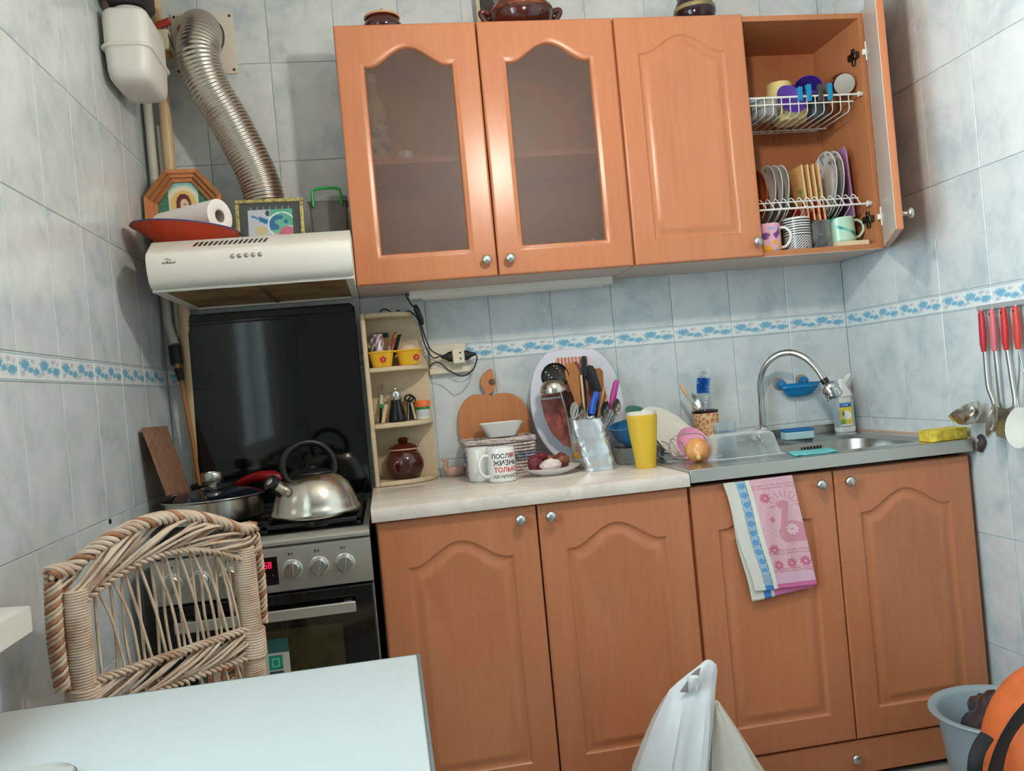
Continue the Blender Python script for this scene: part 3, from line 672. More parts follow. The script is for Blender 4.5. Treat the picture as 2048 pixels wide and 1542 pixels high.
# clip box with green handle
cb = thing('clip_box', 'clear storage box with green carrying handle on the hood beside the cabinet', 'box', (.53, -.12, HT))
c0 = Vector((.528, -.128, HT+.008))
M().loft([rr(.095, .085, .008, 4, c0.z, c0.x, c0.y), rr(.108, .098, .008, 4, c0.z+.128, c0.x, c0.y)]).build('box_body', glass_mat('smoky_plastic', (150, 152, 146), .55, .3), cb, 50)
M().loft([rr(.070, .070, .01, 4, c0.z+.003, c0.x, c0.y), rr(.088, .078, .01, 4, c0.z+.105, c0.x, c0.y)]).build('contents', mat('grey_contents', (112, 116, 104), .7, var=.3), cb, 50)
M().loft([rr(.114, .106, .01, 4, c0.z+.128, c0.x, c0.y), rr(.114, .106, .01, 4, c0.z+.140, c0.x, c0.y), rr(.09, .09, .01, 4, c0.z+.143, c0.x, c0.y)]).build('lid', glass_mat('clear_lid', (190, 192, 188), .6, .25), cb, 50)
GREEN = mat('green_plastic', (24, 156, 66), .3)
m = M().tube(smoothp([(c0.x+sx*.040*k, c0.y-.056, c0.z+zz) for sx, k, zz in ((-1, 1, .112), (-1, 1, .142), (-1, .85, .160), (0, 1, .164), (1, .85, .160), (1, 1, .142), (1, 1, .112))], 6), (.0048, .0038), 8); m.build('handle', GREEN, cb, 60)
tag(M().lathe([(.062, 0), (.066, .002), (.067, .006), (.064, .0062), (.061, .003), (0, .003)], 32, (.527, -.120, HT)).build('black_tray', BLACK, None, 50), 'flat black round tray under the clear box on the hood', 'tray')

# ================================================================== POTS ON TOP OF THE WALL CABINETS
def pot(label, u, v, y, r, h, lid, handles=False, band=None, kind='clay_pot', glaze=BROWNGL):
    c = at(u, v, y); t = thing(kind, label, 'pot', (c.x, y, UZ1)); o = (c.x, y, UZ1)
    M().lathe([(0, .004), (r*.6, 0), (r*.8, .01), (r, h*.42), (r*.97, h*.6), (r*.8, h*.85), (r*.76, h*.92), (r*.80, h), (r*.74, h), (r*.70, h*.9), (r*.9, h*.55), (r*.7, .02), (0, .012)], 36, o).build('pot_body', glaze, t, 60)
    if lid:
        l = M().lathe([(r*.84, h*1.0), (r*.86, h*1.02), (r*.6, h*1.14), (r*.25, h*1.22), (r*.13, h*1.26), (r*.2, h*1.36), (r*.12, h*1.42), (0, h*1.43)], 32, o).build('lid', glaze, t, 60)
        M().tube([Vector((o[0]+r*.845*math.cos(a), o[1]+r*.845*math.sin(a), UZ1+h*1.0)) for a in [2*PI*i/32 for i in range(32)]], .0035, 6, True).build('unglazed_rim', mat('unglazed_clay', (206, 160, 124), .7), t, 60)
    if handles:
        for s in (-1, 1):
            M().tube(smoothp([(o[0]+s*r*.86, y, UZ1+h*.52), (o[0]+s*r*1.12, y, UZ1+h*.66), (o[0]+s*r*1.22, y, UZ1+h*.60), (o[0]+s*r*1.02, y, UZ1+h*.34), (o[0]+s*r*.9, y, UZ1+h*.3)], 6), .009, 8).build('handle', glaze, t, 60)
    if band:
        M().lathe([(r*.985, h*.50), (r*1.01, h*.53), (r*.99, h*.62), (r*.955, h*.62)], 40, o).build('drip_band', band, t, 60)
    return t
pot('small brown lidded clay pot on the left of the wall cabinets', 763, 30, -.2, .058, .060, True)
pot('large brown glazed clay pot with ear handles on the wall cabinets', 1040, 15, -.2, .098, .105, False, True, mat('carved_band', (134, 66, 36), .2, var=.5, vscale=40.))
jg = pot('dark glazed jug with pale drips at right end of the cabinet tops', 1388, 15, -.2, .064, .10, False, False, mat('olive_drip', (160, 140, 92), .3, var=.3), 'clay_jug', mat('dark_jug_glaze', (42, 24, 26), .1))
c = at(968, 10, -.06)
tag(M().box(c.x-.012, c.x+.15, -.05, -.036, UZ1, UZ1+.22).build('leaning_board', mat('dark_board', (52, 46, 42), .6), None), 'dark board with pale edge leaning on the wall behind the large pot', 'board')
tag(M().box(c.x-.024, c.x-.0125, -.055, -.036, UZ1, UZ1+.22).build('pale_batten', mat('pale_batten', (190, 178, 146), .6), None), 'pale upright batten beside the large pot on the cabinets', 'batten')

# ================================================================== UNDER-CABINET LAMP, SOCKET, CORDS
lb = thing('strip_lamp', 'white strip lamp screwed under the glass-door wall cabinet', 'lamp', (1.06, -.075, 1.42))
M().prism([(-.10, UZ0-.002), (-.10, UZ0-.012), (-.088, UZ0-.024), (-.052, UZ0-.024), (-.040, UZ0-.012), (-.040, UZ0-.002)], .742, 1.376, 'x').build('housing', WPLAST, lb, 30)
M().prism([(-.089, UZ0-.0242), (-.080, UZ0-.029), (-.060, UZ0-.029), (-.051, UZ0-.0242)], .78, 1.35, 'x').build('diffuser', mat('lamp_diffuser', (224, 226, 222), .35), lb, 30)
for a in (.742, 1.372): M().box(a-.002, a+.006, -.098, -.042, UZ0-.026, UZ0-.002).build('end_cap', WPLAST, lb, bevel=.003)
sw = at(838, 625, -.06)
cordp = smoothp([(.745, -.09, UZ0-.014), at(812, 590, -.09), at(822, 608, -.07), at(836, 625, -.06), at(848, 668, -.05), at(862, 700, -.05), at(885, 712, -.05)], 8)
lc = thing('lamp_cord', 'black lamp cord with inline switch hanging beside the corner shelf', 'cord', tuple(at(850, 700, -.05)))
M().tube(cordp, .0022, 6).build('cord', RUBBER, lc, 60)
M().tube([at(829, 610, -.066), at(833, 618, -.064), at(842, 640, -.056), at(845, 650, -.054)], [.005, .009, .009, .005], 8).build('inline_switch', BLACK, lc, bevel=.001)
tag(M().tube(smoothp([at(757, 628, -.04), at(768, 618, -.05), at(790, 627, -.05), at(796, 621, -.05), at(806, 627, -.05), at(818, 622, -.05), at(836, 640, -.05), at(850, 690, -.045), at(866, 715, -.04), at(882, 711, -.05)], 8), .002, 6).build('looped_cable', RUBBER, None, 60), 'thin black cord looped along the top of the corner shelf', 'cord')
tag(M().tube(smoothp([at(950, 706, -.04), at(954, 718, -.035), at(945, 740, -.03), at(925, 752, -.03), at(900, 742, -.03), at(880, 727, -.03), at(868, 726, -.03), at(858, 734, -.03)], 8), .0021, 6).build('drooping_cable', RUBBER, None, 60), 'thick black cord drooping from the right-hand plug of the socket block', 'cord')
tag(M().tube(smoothp([at(941, 735, -.004), at(938, 765, -.004), at(912, 790, -.004), at(885, 772, -.004), at(860, 764, -.004)], 8), .0007, 5).build('thin_wire', mat('grey_wire', (120, 126, 128), .5), None), 'hair-thin grey wire curving on the tiles below the socket', 'wire')
so = thing('socket_block', 'cream double wall socket with a cube adapter plugged in', 'socket', (.85, 0, 1.2))
M().box(.788, .905, -.018, 0, 1.198, 1.280).build('wall_box', mat('cream_plastic', (226, 216, 192), .4), so, bevel=.006)
M().box(.784, .915, -.024, -.001, 1.186, 1.206).build('trunking', mat('cream_plastic', (1, 1, 1)), so, bevel=.004)
ad_ = M().box(.858, .895, -.058, -.018, 1.214, 1.262).build('adapter', mat('cream_plastic', (1, 1, 1)), so, bevel=.003)
for z in (1.229, 1.247): M().lathe([(.0032, 0), (0, .0006)], 10, mx=TM((.882, -.058, z), rx=R(90))).build('socket_hole', BLACK, ad_)
for nm, s in (('left', -1), ('right', 1)):
    a = Vector((.858 if s < 0 else .895, -.042, 1.238))
    tag(M().tube([a, a+Vector((s*.012, 0, 0)), a+Vector((s*.022, -.001, .001)), a+Vector((s*.036, -.002, .002))], [(.016, .012), (.015, .011), (.008, .007), (.004, .004)], 10, flat=(0, 0, 1)).build('power_plug', RUBBER, None, 50), 'black power plug in the %s side of the cream adapter' % nm, 'plug')

# ================================================================== CORNER SHELF AND ITS CONTENTS
cs = thing('corner_shelf', 'cream painted curved corner shelf standing on the worktop beside the stove lid', 'shelf', (.68, -.06, CT))
CX0, CX1, CD = .588, .782, .135
z_sh = [CT+.002, at(740, 855, -.12).z, at(735, 742, -.12).z, at(712, 632, -.13).z]
def quarter(x0, x1, d, n=14, inset=0.):
    pts = [(x0, -.003), (x1, -.003)]
    for i in range(n+1):
        a = PI/2*i/n; pts.append((x0+.02+(x1-x0-.02)*math.cos(a)**.75, -.003-(d-.003)*math.sin(a)**.85))
    pts.append((x0, -d)); return pts
M().box(CX0, CX0+.014, -CD, -.003, CT, z_sh[3]+.006).build('side_panel', CREAM, cs, bevel=.004)
M().prism([(CX0+.014, CT), (CX1, CT), (CX1-.001, z_sh[2]), (CX1-.018, z_sh[3]-.035), (CX1-.04, z_sh[3]-.006), (CX0+.014, z_sh[3]-.006)], -.010, -.003).build('back_panel', CREAM, cs)
for i, z in enumerate(z_sh):
    q = quarter(CX0+.014, CX1-(0, 0, 0, .03)[i], CD-(0, 0, .0, .02)[i])
    M().prism(q, z-.001 if i == 0 else z-.007, z+.012 if i == 0 else z+.007, 'z').build('shelf_board', CREAM, cs, bevel=.003)
def zs(i): return z_sh[i]+(.0125 if i == 0 else .0075)
# sugar pot
o = Vector((.682, -.070, zs(0))); t = thing('honey_pot', 'brown glazed lidded clay pot on the lowest corner shelf board', 'pot', tuple(o))
R_, H_ = .058, .083
M().lathe([(0, .003), (.034, 0), (.046, .006), (R_, .034), (R_*.99, .052), (.048, .075), (.041, H_), (.044, H_+.004), (.038, H_+.004), (.036, H_-.004), (.05, .05), (.03, .01), (0, .008)], 36, o).build('pot_body', BROWNGL, t, 60)
l = M().lathe([(.045, H_+.006), (.046, H_+.009), (.034, H_+.018), (.018, H_+.024), (.012, H_+.026), (.018, H_+.033), (.012, H_+.041), (0, H_+.042)], 32, o).build('lid', BROWNGL, t, 60)
M().tube([o+Vector((.0445*math.cos(a), .0445*math.sin(a), H_+.0055)) for a in [2*PI*i/32 for i in range(32)]], .0024, 6, True).build('unglazed_rim', MC['unglazed_clay'], t, 60)
M().tube(smoothp([o+Vector((-.02, -R_*.85, .055)), o+Vector((-.034, -R_*.95, .045)), o+Vector((-.03, -R_*.98, .02))], 5), .006, 8).build('handle', BROWNGL, t, 60)
tag(M().tube([o+Vector((.036, -.018, H_+.006)), o+Vector((.052, -.03, H_+.03))], (.004, .0012), 8).build('honey_spoon', STEEL, None), 'spoon handle sticking out from under the honey pot lid', 'spoon')
# second board: pepper mill, jar, brush, sticks
o = Vector((.672, -.062, zs(1))); t = thing('pepper_mill', 'black pepper mill with steel cap on the middle corner shelf board', 'pepper mill', tuple(o))
M().lathe([(0, .002), (.027, 0), (.028, .006), (.026, .02), (.019, .048), (.0165, .062), (.0165, .066)], 28, o).build('mill_body', mat('gloss_black', (12, 12, 14), .12), t, 60)
M().lathe([(.0165, .066), (.0185, .068), (.0185, .088), (.016, .093), (.005, .095)], 28, o).build('mill_cap', CHROME, t, 50)
M().ball((o[0], o[1], o[2]+.1005), .0065, 14).build('finial', CHROME, t, 60)
o = Vector((.752, -.045, zs(1))); t = thing('medicine_jar', 'small white jar with orange screw lid on the middle corner shelf board', 'jar', tuple(o))
M().lathe([(0, .001), (.021, 0), (.0215, .004), (.0215, .036)], 28, o).build('jar_body', WPLAST, t, 50)
M().lathe([(.0218, .008), (.0218, .030)], 28, o).build('label_band', mat('paper_label', (205, 205, 206), .6), t)
M().lathe([(.022, .030), (.022, .038)], 28, o).build('green_band', mat('green_band', (40, 128, 58), .5), t)
M().lathe([(.0235, .038), (.0235, .056), (.022, .058), (0, .058)], 28, o).build('lid', mat('orange_lid', (240, 116, 48), .45), t, 50)
z1 = zs(1)
t = thing('paring_knife', 'thin tool with green and white handle in the corner shelf', 'knife', (.625, -.06, z1))
M().tube([(.619, -.075, z1+.004), (.625, -.05, z1+.045)], (.005, .004), 8).build('dark_grip', RUBBER, t)
M().tube([(.625, -.05, z1+.045), (.627, -.045, z1+.056)], (.0065, .005), 8).build('green_collar', GREEN, t); M().tube([(.627, -.045, z1+.056), (.631, -.035, z1+.085)], (.0055, .003), 8).build('white_grip', WPLAST, t)
M().tube([(.631, -.035, z1+.085), (.636, -.02, z1+.118)], (.004, .0008), 6).build('blade', STEEL, t)
tag(M().tube([(.627, -.098, z1+.001), (.643, -.085, z1+.055)], [(.007, .003), (.0075, .003)], 8).build('wooden_stick', PINE, None), 'pale flat wooden stick leaning against the black pepper mill', 'stick')
t = thing('scissors', 'scissors with black looped grips standing behind the pepper mill', 'scissors', (.712, -.03, z1))
M().tube([(.706, -.03, z1+.06+.012*math.sin(2*PI*i/16)) if 0 else Vector((.713+.013*math.cos(2*PI*i/16), -.032, z1+.068+.010*math.sin(2*PI*i/16))) for i in range(16)], .003, 6, True).build('grip_loop', BLACK, t, 60)
M().tube([Vector((.722+.010*math.cos(2*PI*i/16), -.029, z1+.060+.013*math.sin(2*PI*i/16))) for i in range(16)], .003, 6, True).build('grip_loop', BLACK, t, 60)
M().tube([(.714, -.031, z1+.055), (.708, -.034, z1+.002)], (.006, .0012), 6).build('blade', STEEL, t); M().tube([(.719, -.029, z1+.048), (.722, -.034, z1+.002)], (.006, .0012), 6).build('blade', mat('dark_blade', (60, 52, 48), .4), t)
tag(M().tube([(.728, -.045, z1+.002), (.722, -.03, z1+.052)], [(.006, .002), (.008, .002)], 8).build('paper_sachet', mat('cream_sachet', (222, 206, 170), .6), None), 'cream folded sachet between the scissors and the orange-lidded jar', 'sachet')
tag(M().tube([(.704, -.018, z1+.001), (.703, -.014, z1+.062)], (.008, .003), 8).build('cork_strip', mat('tan_strip', (176, 136, 100), .6), None), 'tan flat strip standing behind the pepper mill', 'strip')
# third board: twin yellow tubs with sweets
z2 = zs(2); yt = thing('snack_tub', 'twin yellow plastic tub with red flower stickers on the upper corner shelf board', 'tub', (.68, -.08, z2))
TB = [(.641, -.088), (.722, -.080)]
for i, (a, b) in enumerate(TB):
    M().loft([rr(.056, .062, .018, 5, z2+.0005, a, b), rr(.074, .080, .022, 5, z2+.042, a, b), rr(.080, .086, .024, 5, z2+.043, a, b), rr(.080, .086, .024, 5, z2+.048, a, b), rr(.072, .078, .021, 5, z2+.048, a, b), rr(.052, .058, .016, 5, z2+.004, a, b)]).build('tub', YEL, yt, 50)
    fm = TM((a+.004 if i == 0 else a+.022, b-.0375, z2+.022), rx=R(14))
    m = M()
    for k in range(5): m.lathe([(0, 0), (.0045, .0), (.0045, .0008), (0, .0009)], 10, (.0052*math.cos(PI/2+2*PI*k/5), .0052*math.sin(PI/2+2*PI*k/5), 0), fm @ Matrix.Rotation(R(90), 4, 'X'))
    f_ = m.build('flower', mat('red_sticker', (206, 44, 40), .5), yt); M().lathe([(0, .0009), (.003, .0009), (0, .0018)], 10, mx=fm @ Matrix.Rotation(R(90), 4, 'X')).build('flower_centre', mat('pink_sticker', (238, 140, 130), .5), f_)
M().box(.672, .692, -.112, -.05, z2+.042, z2+.047).build('bridge', YEL, yt)
def sachet(label, p, q, w_, c1, c2, name='sweet_sachet'):
    p, q = Vector(p), Vector(q); ax = axis_m(p, q); L_ = (q-p).length
    def cc(v): t_ = v[2]/L_; return lin(c2 if (t_*3.1+abs(v[0])*60) % 1.0 < .42 else c1)
    m = M(); rings = []
    for i in range(9):
        t_ = i/8; k = .0008+.0032*math.sin(PI*t_); rings.append([(w_*math.cos(2*PI*j/12), k*math.sin(2*PI*j/12)+.001*math.sin(9*t_), L_*t_) for j in range(12)])
    m.loft(rings, True, True, True, ax, cc); return tag(m.build(name, vcol_mat('sweet_wrapper', .3), None, 50), label, 'sachet', 'sweets in the yellow tub')
zb = z2+.012
sachet('dark and silver sweet wrapper upright at left of the yellow tub', (.622, -.098, zb), (.625, -.075, zb+.082), .012, (52, 48, 54), (196, 196, 204))
sachet('white and maroon striped wrapper with red top in the yellow tub', (.640, -.100, zb), (.636, -.078, zb+.090), .013, (206, 196, 204), (120, 46, 70))
sachet('silver wrapper leaning right in front of the red wrapper', (.654, -.105, zb), (.668, -.095, zb+.06), .010, (186, 176, 190), (120, 96, 110))
sachet('red and orange wrapper leaning right in the yellow tub', (.656, -.09, zb), (.690, -.075, zb+.092), .011, (206, 48, 38), (240, 150, 96))
sachet('dark green wrapper leaning right between the two yellow tubs', (.668, -.08, zb), (.702, -.06, zb+.085), .012, (28, 52, 40), (44, 70, 54))
tag(M().ball((.722, -.08, z2+.047), .03, 16, sx=1., sy=1., sz=.6).build('paper_ball', mat('crumpled_paper', (226, 198, 178), .8, bump=.8, bscale=50.), None, 50), 'crumpled pinkish paper in the right yellow tub', 'paper')
o = Vector((.646, -.035, z2)); t = thing('spice_jar', 'glass jar with black lid behind the sweet wrappers', 'jar', tuple(o))
M().lathe([(0, .001), (.022, 0), (.023, .004), (.023, .085), (.019, .093)], 24, o).build('jar_body', glass_mat('amber_jar_glass', (170, 130, 70), .4, .1), t, 50); M().lathe([(.021, .093), (.022, .094), (.022, .107), (0, .108)], 24, o).build('lid', BLACK, t, 50)

# ================================================================== ON THE WORKTOP
# apple-shaped board leaning on the wall
bm_ = TM((0, -.012, CT), rx=R(-2.5))
ap = [(983, 737), (988, 752), (992, 768), (988, 781), (978, 789), (985, 791), (1004, 786), (1024, 788), (1042, 798), (1055, 818), (1062, 845), (1060, 872), (1050, 905), (1035, 930)]
apl = [(950, 930), (935, 912), (922, 880), (917, 850), (919, 822), (930, 802), (947, 790), (962, 789), (969, 789), (967, 778), (962, 768), (963, 755), (971, 745)]
poly = smoothp([at(u, v, -.03) for u, v in ap+apl], 5, True)
t = thing('cutting_board', 'apple-shaped wooden cutting board leaning on the wall behind the basket', 'cutting board', (.98, -.03, CT))
zmin = min(p.z for p in poly); ring = [(p.x, p.z) for p in poly]
hc = at(984, 764, -.03); hr = .0125
from mathutils.geometry import tessellate_polygon
ring = [(x_, max(z_, CT)) for x_, z_ in ring]; hole = [(hc.x+.0095*math.cos(2*PI*i/20), hc.z+.0095*math.sin(2*PI*i/20)) for i in range(20)]
tri = tessellate_polygon([[Vector((a, b, 0)) for a, b in ring], [Vector((a, b, 0)) for a, b in hole]]); allp = ring+hole; n_ = len(allp); k_ = len(ring); m = M()
fs = [tuple(q) for q in tri]+[tuple(i+n_ for i in reversed(q)) for q in tri]+[(i, (i+1) % k_, (i+1) % k_+n_, i+n_) for i in range(k_)]+[(k_+i, k_+(i+1) % 20, k_+(i+1) % 20+n_, k_+i+n_) for i in range(20)]
m.add([(a, -.024, b) for a, b in allp]+[(a, -.008, b) for a, b in allp], fs); m.build('board', BOARD, t, 40)
M().tube([(hc.x+.010*math.cos(2*PI*i/20), -.0245, hc.z+.010*math.sin(2*PI*i/20)) for i in range(20)], .0012, 6, True).build('hole_edge', WOODDK, t)
# basket of woven paper
bx0, bx1, by0, by1, bz = .872, 1.062, -.165, -.045, .105
BK = [mat('basket_paper', (222, 204, 196), .7, var=.25, vscale=120., col2=(178, 156, 152)), mat('basket_print', (160, 166, 178), .7, var=.2, vscale=60., col2=(92, 98, 120)), mat('basket_red', (176, 110, 98), .7, var=.2, vscale=90., col2=(206, 190, 180))]
t = thing('woven_basket', 'rectangular basket woven from rolled newspaper on the worktop', 'basket', ((bx0+bx1)/2, (by0+by1)/2, CT))
rows = 11; rx_ = .0052
for k in range(rows):
    z = CT+.006+k*(bz-.012)/(rows-1); fl = .006*k/rows; pts = []
    per = rr(bx1-bx0+2*fl, by1-by0+2*fl, .012, 3, 0, (bx0+bx1)/2, (by0+by1)/2); pr_ = smoothp(per, 6, True)
    for i, p in enumerate(pr_):
        s = math.sin(i*.85+(PI if k % 2 else 0)); c_ = Vector(((bx0+bx1)/2, (by0+by1)/2, 0)); nv = (p-c_); nv.z = 0; nv.normalize(); q = p+nv*s*.0042; pts.append((q.x, q.y, z+.0012*math.cos(i*.85)))
    M().tube(pts, .0037, 6, True).build('weave_strand', BK[1] if k in (4, 5, 6) else BK[0], t, 60)
m = M()
for a, b in [(bx0+.015+i*.0155, by0) for i in range(12)]+[(bx1, by0+.015+i*.0155) for i in range(7)]+[(bx0, by0+.015+i*.0155) for i in range(7)]+[(bx0+.015+i*.0155, by1) for i in range(12)]: m.tube([(a, b, CT+.001), (a, b, CT+bz-.004)], .0028, 6)
m.build('stakes', BK[2], t); t.children[-1]['kind'] = 'stuff'
for ph in range(3):
    per = smoothp(rr(bx1-bx0+.014, by1-by0+.014, .014, 3, 0, (bx0+bx1)/2, (by0+by1)/2), 6, True)
    M().tube([(p.x+.0035*math.cos(i*.7+ph*2.1), p.y+.0035*math.cos(i*.7+ph*2.1), CT+bz+.004*math.sin(i*.7+ph*2.1)) for i, p in enumerate(per)], .0042, 6, True).build('rim_braid', BK[0], t, 60)
M().box(bx0, bx1, by0, by1, CT+.0005, CT+.003).build('base', BK[0], t)
# white square dish on the basket
cz = CT+bz+.0095; o = ((bx0+bx1)/2+.012, -.112)
M_ = M().loft([rr(.085, .07, .012, 4, cz, *o), rr(.118, .095, .014, 4, cz+.030, *o), rr(.132, .108, .016, 4, cz+.042, *o), rr(.126, .102, .014, 4, cz+.042, *o), rr(.105, .085, .012, 4, cz+.028, *o), rr(.075, .06, .01, 4, cz+.005, *o)])
tag(M_.build('square_dish', PORC, None, 50), 'white square porcelain dish standing on the woven basket', 'dish')
# mugs
def mug(name, label, x, y, z, r, h, m_, handle, col=None, group=None, tilt=None, hm=None, cat='mug', lean=0.):
    t = thing(name, label, cat, (x, y, z)); B = TM((x, y, z), ry=lean)
    mm = M().lathe([(0, .002), (r*.86, 0), (r*.96, .003), (r, .008), (r, h-.003), (r-.0012, h), (r-.003, h), (r-.0042, h-.004), (r-.0042, .008), (0, .006)], 40, (0, 0, 0), B, col); mm.build('mug_body', m_, t, 55)
    a = handle; d = Vector((math.cos(a), math.sin(a), 0))
    if a is not None: M().tube(smoothp([d*(r-.001)+Vector((0, 0, h*.80)), d*(r+.016)+Vector((0, 0, h*.80)), d*(r+.028)+Vector((0, 0, h*.62)), d*(r+.028)+Vector((0, 0, h*.42)), d*(r+.016)+Vector((0, 0, h*.22)), d*(r-.001)+Vector((0, 0, h*.18))], 6), (.0055, .0042), 8, mx=B).build('handle', hm or m_, t, 60)
    return t
mx1 = at(1003, 960, -.300).x+.0; mug('mug', 'plain white mug standing behind and left of the lettered mug', .896, -.250, CT, .0395, .094, PORC, R(110))
t = mug('mug', 'white mug with black and red lettering on the worktop', .944, -.322, CT, .040, .096, PORC, R(198))
def wrap_text(body, size, z, ang, r, cx, cy, bold, m_, parent):
    vs, fs = text_mesh(body, size, bold); mm = M()
    mm.add([(cx+(r+.0004)*math.cos(ang+v.x/r), cy+(r+.0004)*math.sin(ang+v.x/r), z+v.y) for v in vs], fs); return mm.build('lettering', m_, parent)
INK = mat('black_ink', (24, 24, 26), .4); RINK = mat('red_ink', (214, 30, 48), .4); A0 = R(-81)
bd_ = [o_ for o_ in t.children if o_.name.startswith('mug_body')][0]
wrap_text('ПОСЛЕ', .0170, CT+.068, A0-.20, .040, .944, -.322, .0003, INK, bd_); wrap_text('40', .0175, CT+.0685, A0+.62, .040, .944, -.322, .0005, RINK, bd_)
wrap_text('ЖИЗНЬ', .0195, CT+.0485, A0+.03, .040, .944, -.322, .0004, INK, bd_); wrap_text('ТОЛЬКО', .0178, CT+.030, A0+.10, .040, .944, -.322, .0004, RINK, bd_); wrap_text('НАЧИНАЕТСЯ', .0140, CT+.0125, A0+.24, .040, .944, -.322, .0001, INK, bd_)
# swan
o = Vector((.835, -.040, CT)); CL = mat('terracotta_pale', (216, 178, 156), .75, var=.15)
t = thing('swan_figurine', 'small pale clay swan dish on the worktop beside the corner shelf', 'figurine', tuple(o))
M().lathe([(0, .001), (.020, 0), (.027, .008), (.029, .020), (.025, .031), (.021, .031), (.022, .018), (.014, .010), (0, .009)], 24, o, sx=1.1, sy=.8).build('body', CL, t, 60)
M().tube(smoothp([o+Vector((-.024, 0, .018)), o+Vector((-.031, -.001, .032)), o+Vector((-.027, -.001, .046)), o+Vector((-.033, -.002, .055)), o+Vector((-.040, -.002, .053))], 6), [.009]*6+[.007]*6+[.0055]*6+[.006]*6+[.003], 8).build('neck', CL, t, 60)
M().tube([o+Vector((.024, 0, .022)), o+Vector((.034, 0, .040))], [.010, .002], 8).build('tail', CL, t, 60)
# plate with snacks
o = Vector((1.092, -.285, CT)); t = thing('saucer', 'white saucer holding cured meat and dried fruit', 'plate', tuple(o))
M().lathe([(0, .003), (.036, 0), (.040, .002), (.062, .010), (.082, .022), (.084, .0235), (.081, .0235), (.058, .013), (.036, .006), (0, .005)], 40, o, sx=1.0, sy=.85).build('saucer_dish', PORC, t, 60)
def lump(name, label, c, sx, sy, sz, m_, seed, cat, amp=.25, grp=None):
    mm = M(); n = 32; k = 18; rings = []
    for i in range(k+1):
        th = PI*i/k; ring = []
        for j in range(n):
            ph = 2*PI*j/n; d = Vector((math.sin(th)*math.cos(ph), math.sin(th)*math.sin(ph), -math.cos(th))); q = 1+amp*mnoise.noise(d*2.2+Vector((seed, seed*.7, 0)))+amp*.4*mnoise.noise(d*6+Vector((seed, 0, seed)))
            ring.append((c[0]+d.x*sx*q, c[1]+d.y*sy*q, c[2]+d.z*sz*q))
        rings.append(ring)
    mm.loft(rings); return tag(mm.build(name, m_, None, 60), label, cat, grp)
MEAT = mat('dried_meat', (128, 30, 40), .45, var=.4, vscale=60.); RUST = mat('smoked_meat', (140, 72, 38), .4, var=.5, vscale=50., col2=(70, 30, 18)); FAT = mat('fat_slice', (226, 206, 198), .4, var=.1)
lump('meat_piece', 'dark red dried meat at the left of the saucer', (1.046, -.29, CT+.036), .022, .018, .026, MEAT, 1, 'food'); lump('meat_piece', 'dark red dried meat tip leaning back on the saucer', (1.066, -.275, CT+.052), .020, .010, .013, MEAT, 4, 'food')
lump('fat_slice', 'pale fatty slice at the front of the saucer', (1.086, -.315, CT+.030), .030, .016, .018, FAT, 2, 'food'); lump('meat_piece', 'brown smoked meat at the right of the saucer', (1.122, -.285, CT+.038), .024, .018, .021, RUST, 3, 'food'); lump('meat_piece', 'brown smoked rind arching behind the pale slice', (1.092, -.268, CT+.043), .028, .010, .012, RUST, 6, 'food')
o = Vector((1.215, -.20, CT)); t = thing('small_bowl', 'white small bowl with yellow cheese behind the saucer', 'bowl', tuple(o))
M().lathe([(0, .002), (.026, 0), (.03, .004), (.050, .026), (.054, .034), (.051, .034), (.046, .026), (.026, .006), (0, .005)], 32, o).build('bowl_dish', PORCW, t, 60)
tag(M().loft([rr(.040, .026, .004, 3, CT+.028, 1.198, -.212), rr(.042, .028, .004, 3, CT+.048, 1.196, -.212)]).build('cheese_piece', mat('cheese', (244, 172, 44), .5), None, bevel=.002), 'orange-yellow cheese wedge in the small white bowl', 'food')

# upright basin
def basin_ring(k, y, dz=0.):
    c = Vector((1.232, 0, 1.061)); pts = []
    for i in range(64):
        a = 2*PI*i/64+PI/2; ca, sa = math.cos(a), math.sin(a); e = 2/2.1
        x_ = .147*math.copysign(abs(ca)**e, ca); z_ = .192*math.copysign(abs(sa)**e, sa)
        if z_ > .168: z_ = .168+(z_-.168)*.25
        if z_ < -.150: z_ = -.150+(z_+.150)*.95
        pts.append((c.x+x_*k, y-.16*(c.z+z_*k-CT)*0, c.z+dz+z_*k))
    return pts
bt = TM((0, -.118, CT), rx=R(-11)) @ TM((0, .07, -CT))
t = thing('wash_basin', 'white oval plastic basin standing on edge against the wall', 'basin', (1.232, -.1, CT))
M().loft([basin_ring(1.0, -.070), basin_ring(1.012, -.066), basin_ring(1.0, -.062), basin_ring(.95, -.060), basin_ring(.86, -.012), basin_ring(.80, -.004), basin_ring(.78, -.008), basin_ring(.84, -.018), basin_ring(.925, -.068)], True, True, True, bt).build('basin_shell', mat('lilac_white_plastic', (214, 214, 224), .4, **{'Subsurface Weight': .05}), t, 50)
M().box(1.205, 1.262, -.062, -.050, 1.205, 1.213, bt).build('grip_slot', mat('slot_grey', (150, 152, 164), .6), t, bevel=.002)
def flat(name, label, pts, y0, y1, m_, cat, bev=.0015, mx=None):
    return tag(M().prism([(at(u, v, y0).x, at(u, v, y0).z) for u, v in pts], y0, y1, 'y').build(name, m_, None, bevel=bev), label, cat)
flat('serving_board', 'reddish plastic board with slot standing in the basin', [(1082, 803), (1083, 790), (1150, 782), (1200, 790), (1196, 850), (1180, 892), (1150, 898), (1128, 890), (1104, 866), (1090, 836)], -.150, -.144, mat('terracotta_board', (176, 98, 80), .4, var=.3, vscale=30., col2=(120, 58, 52)), 'board')
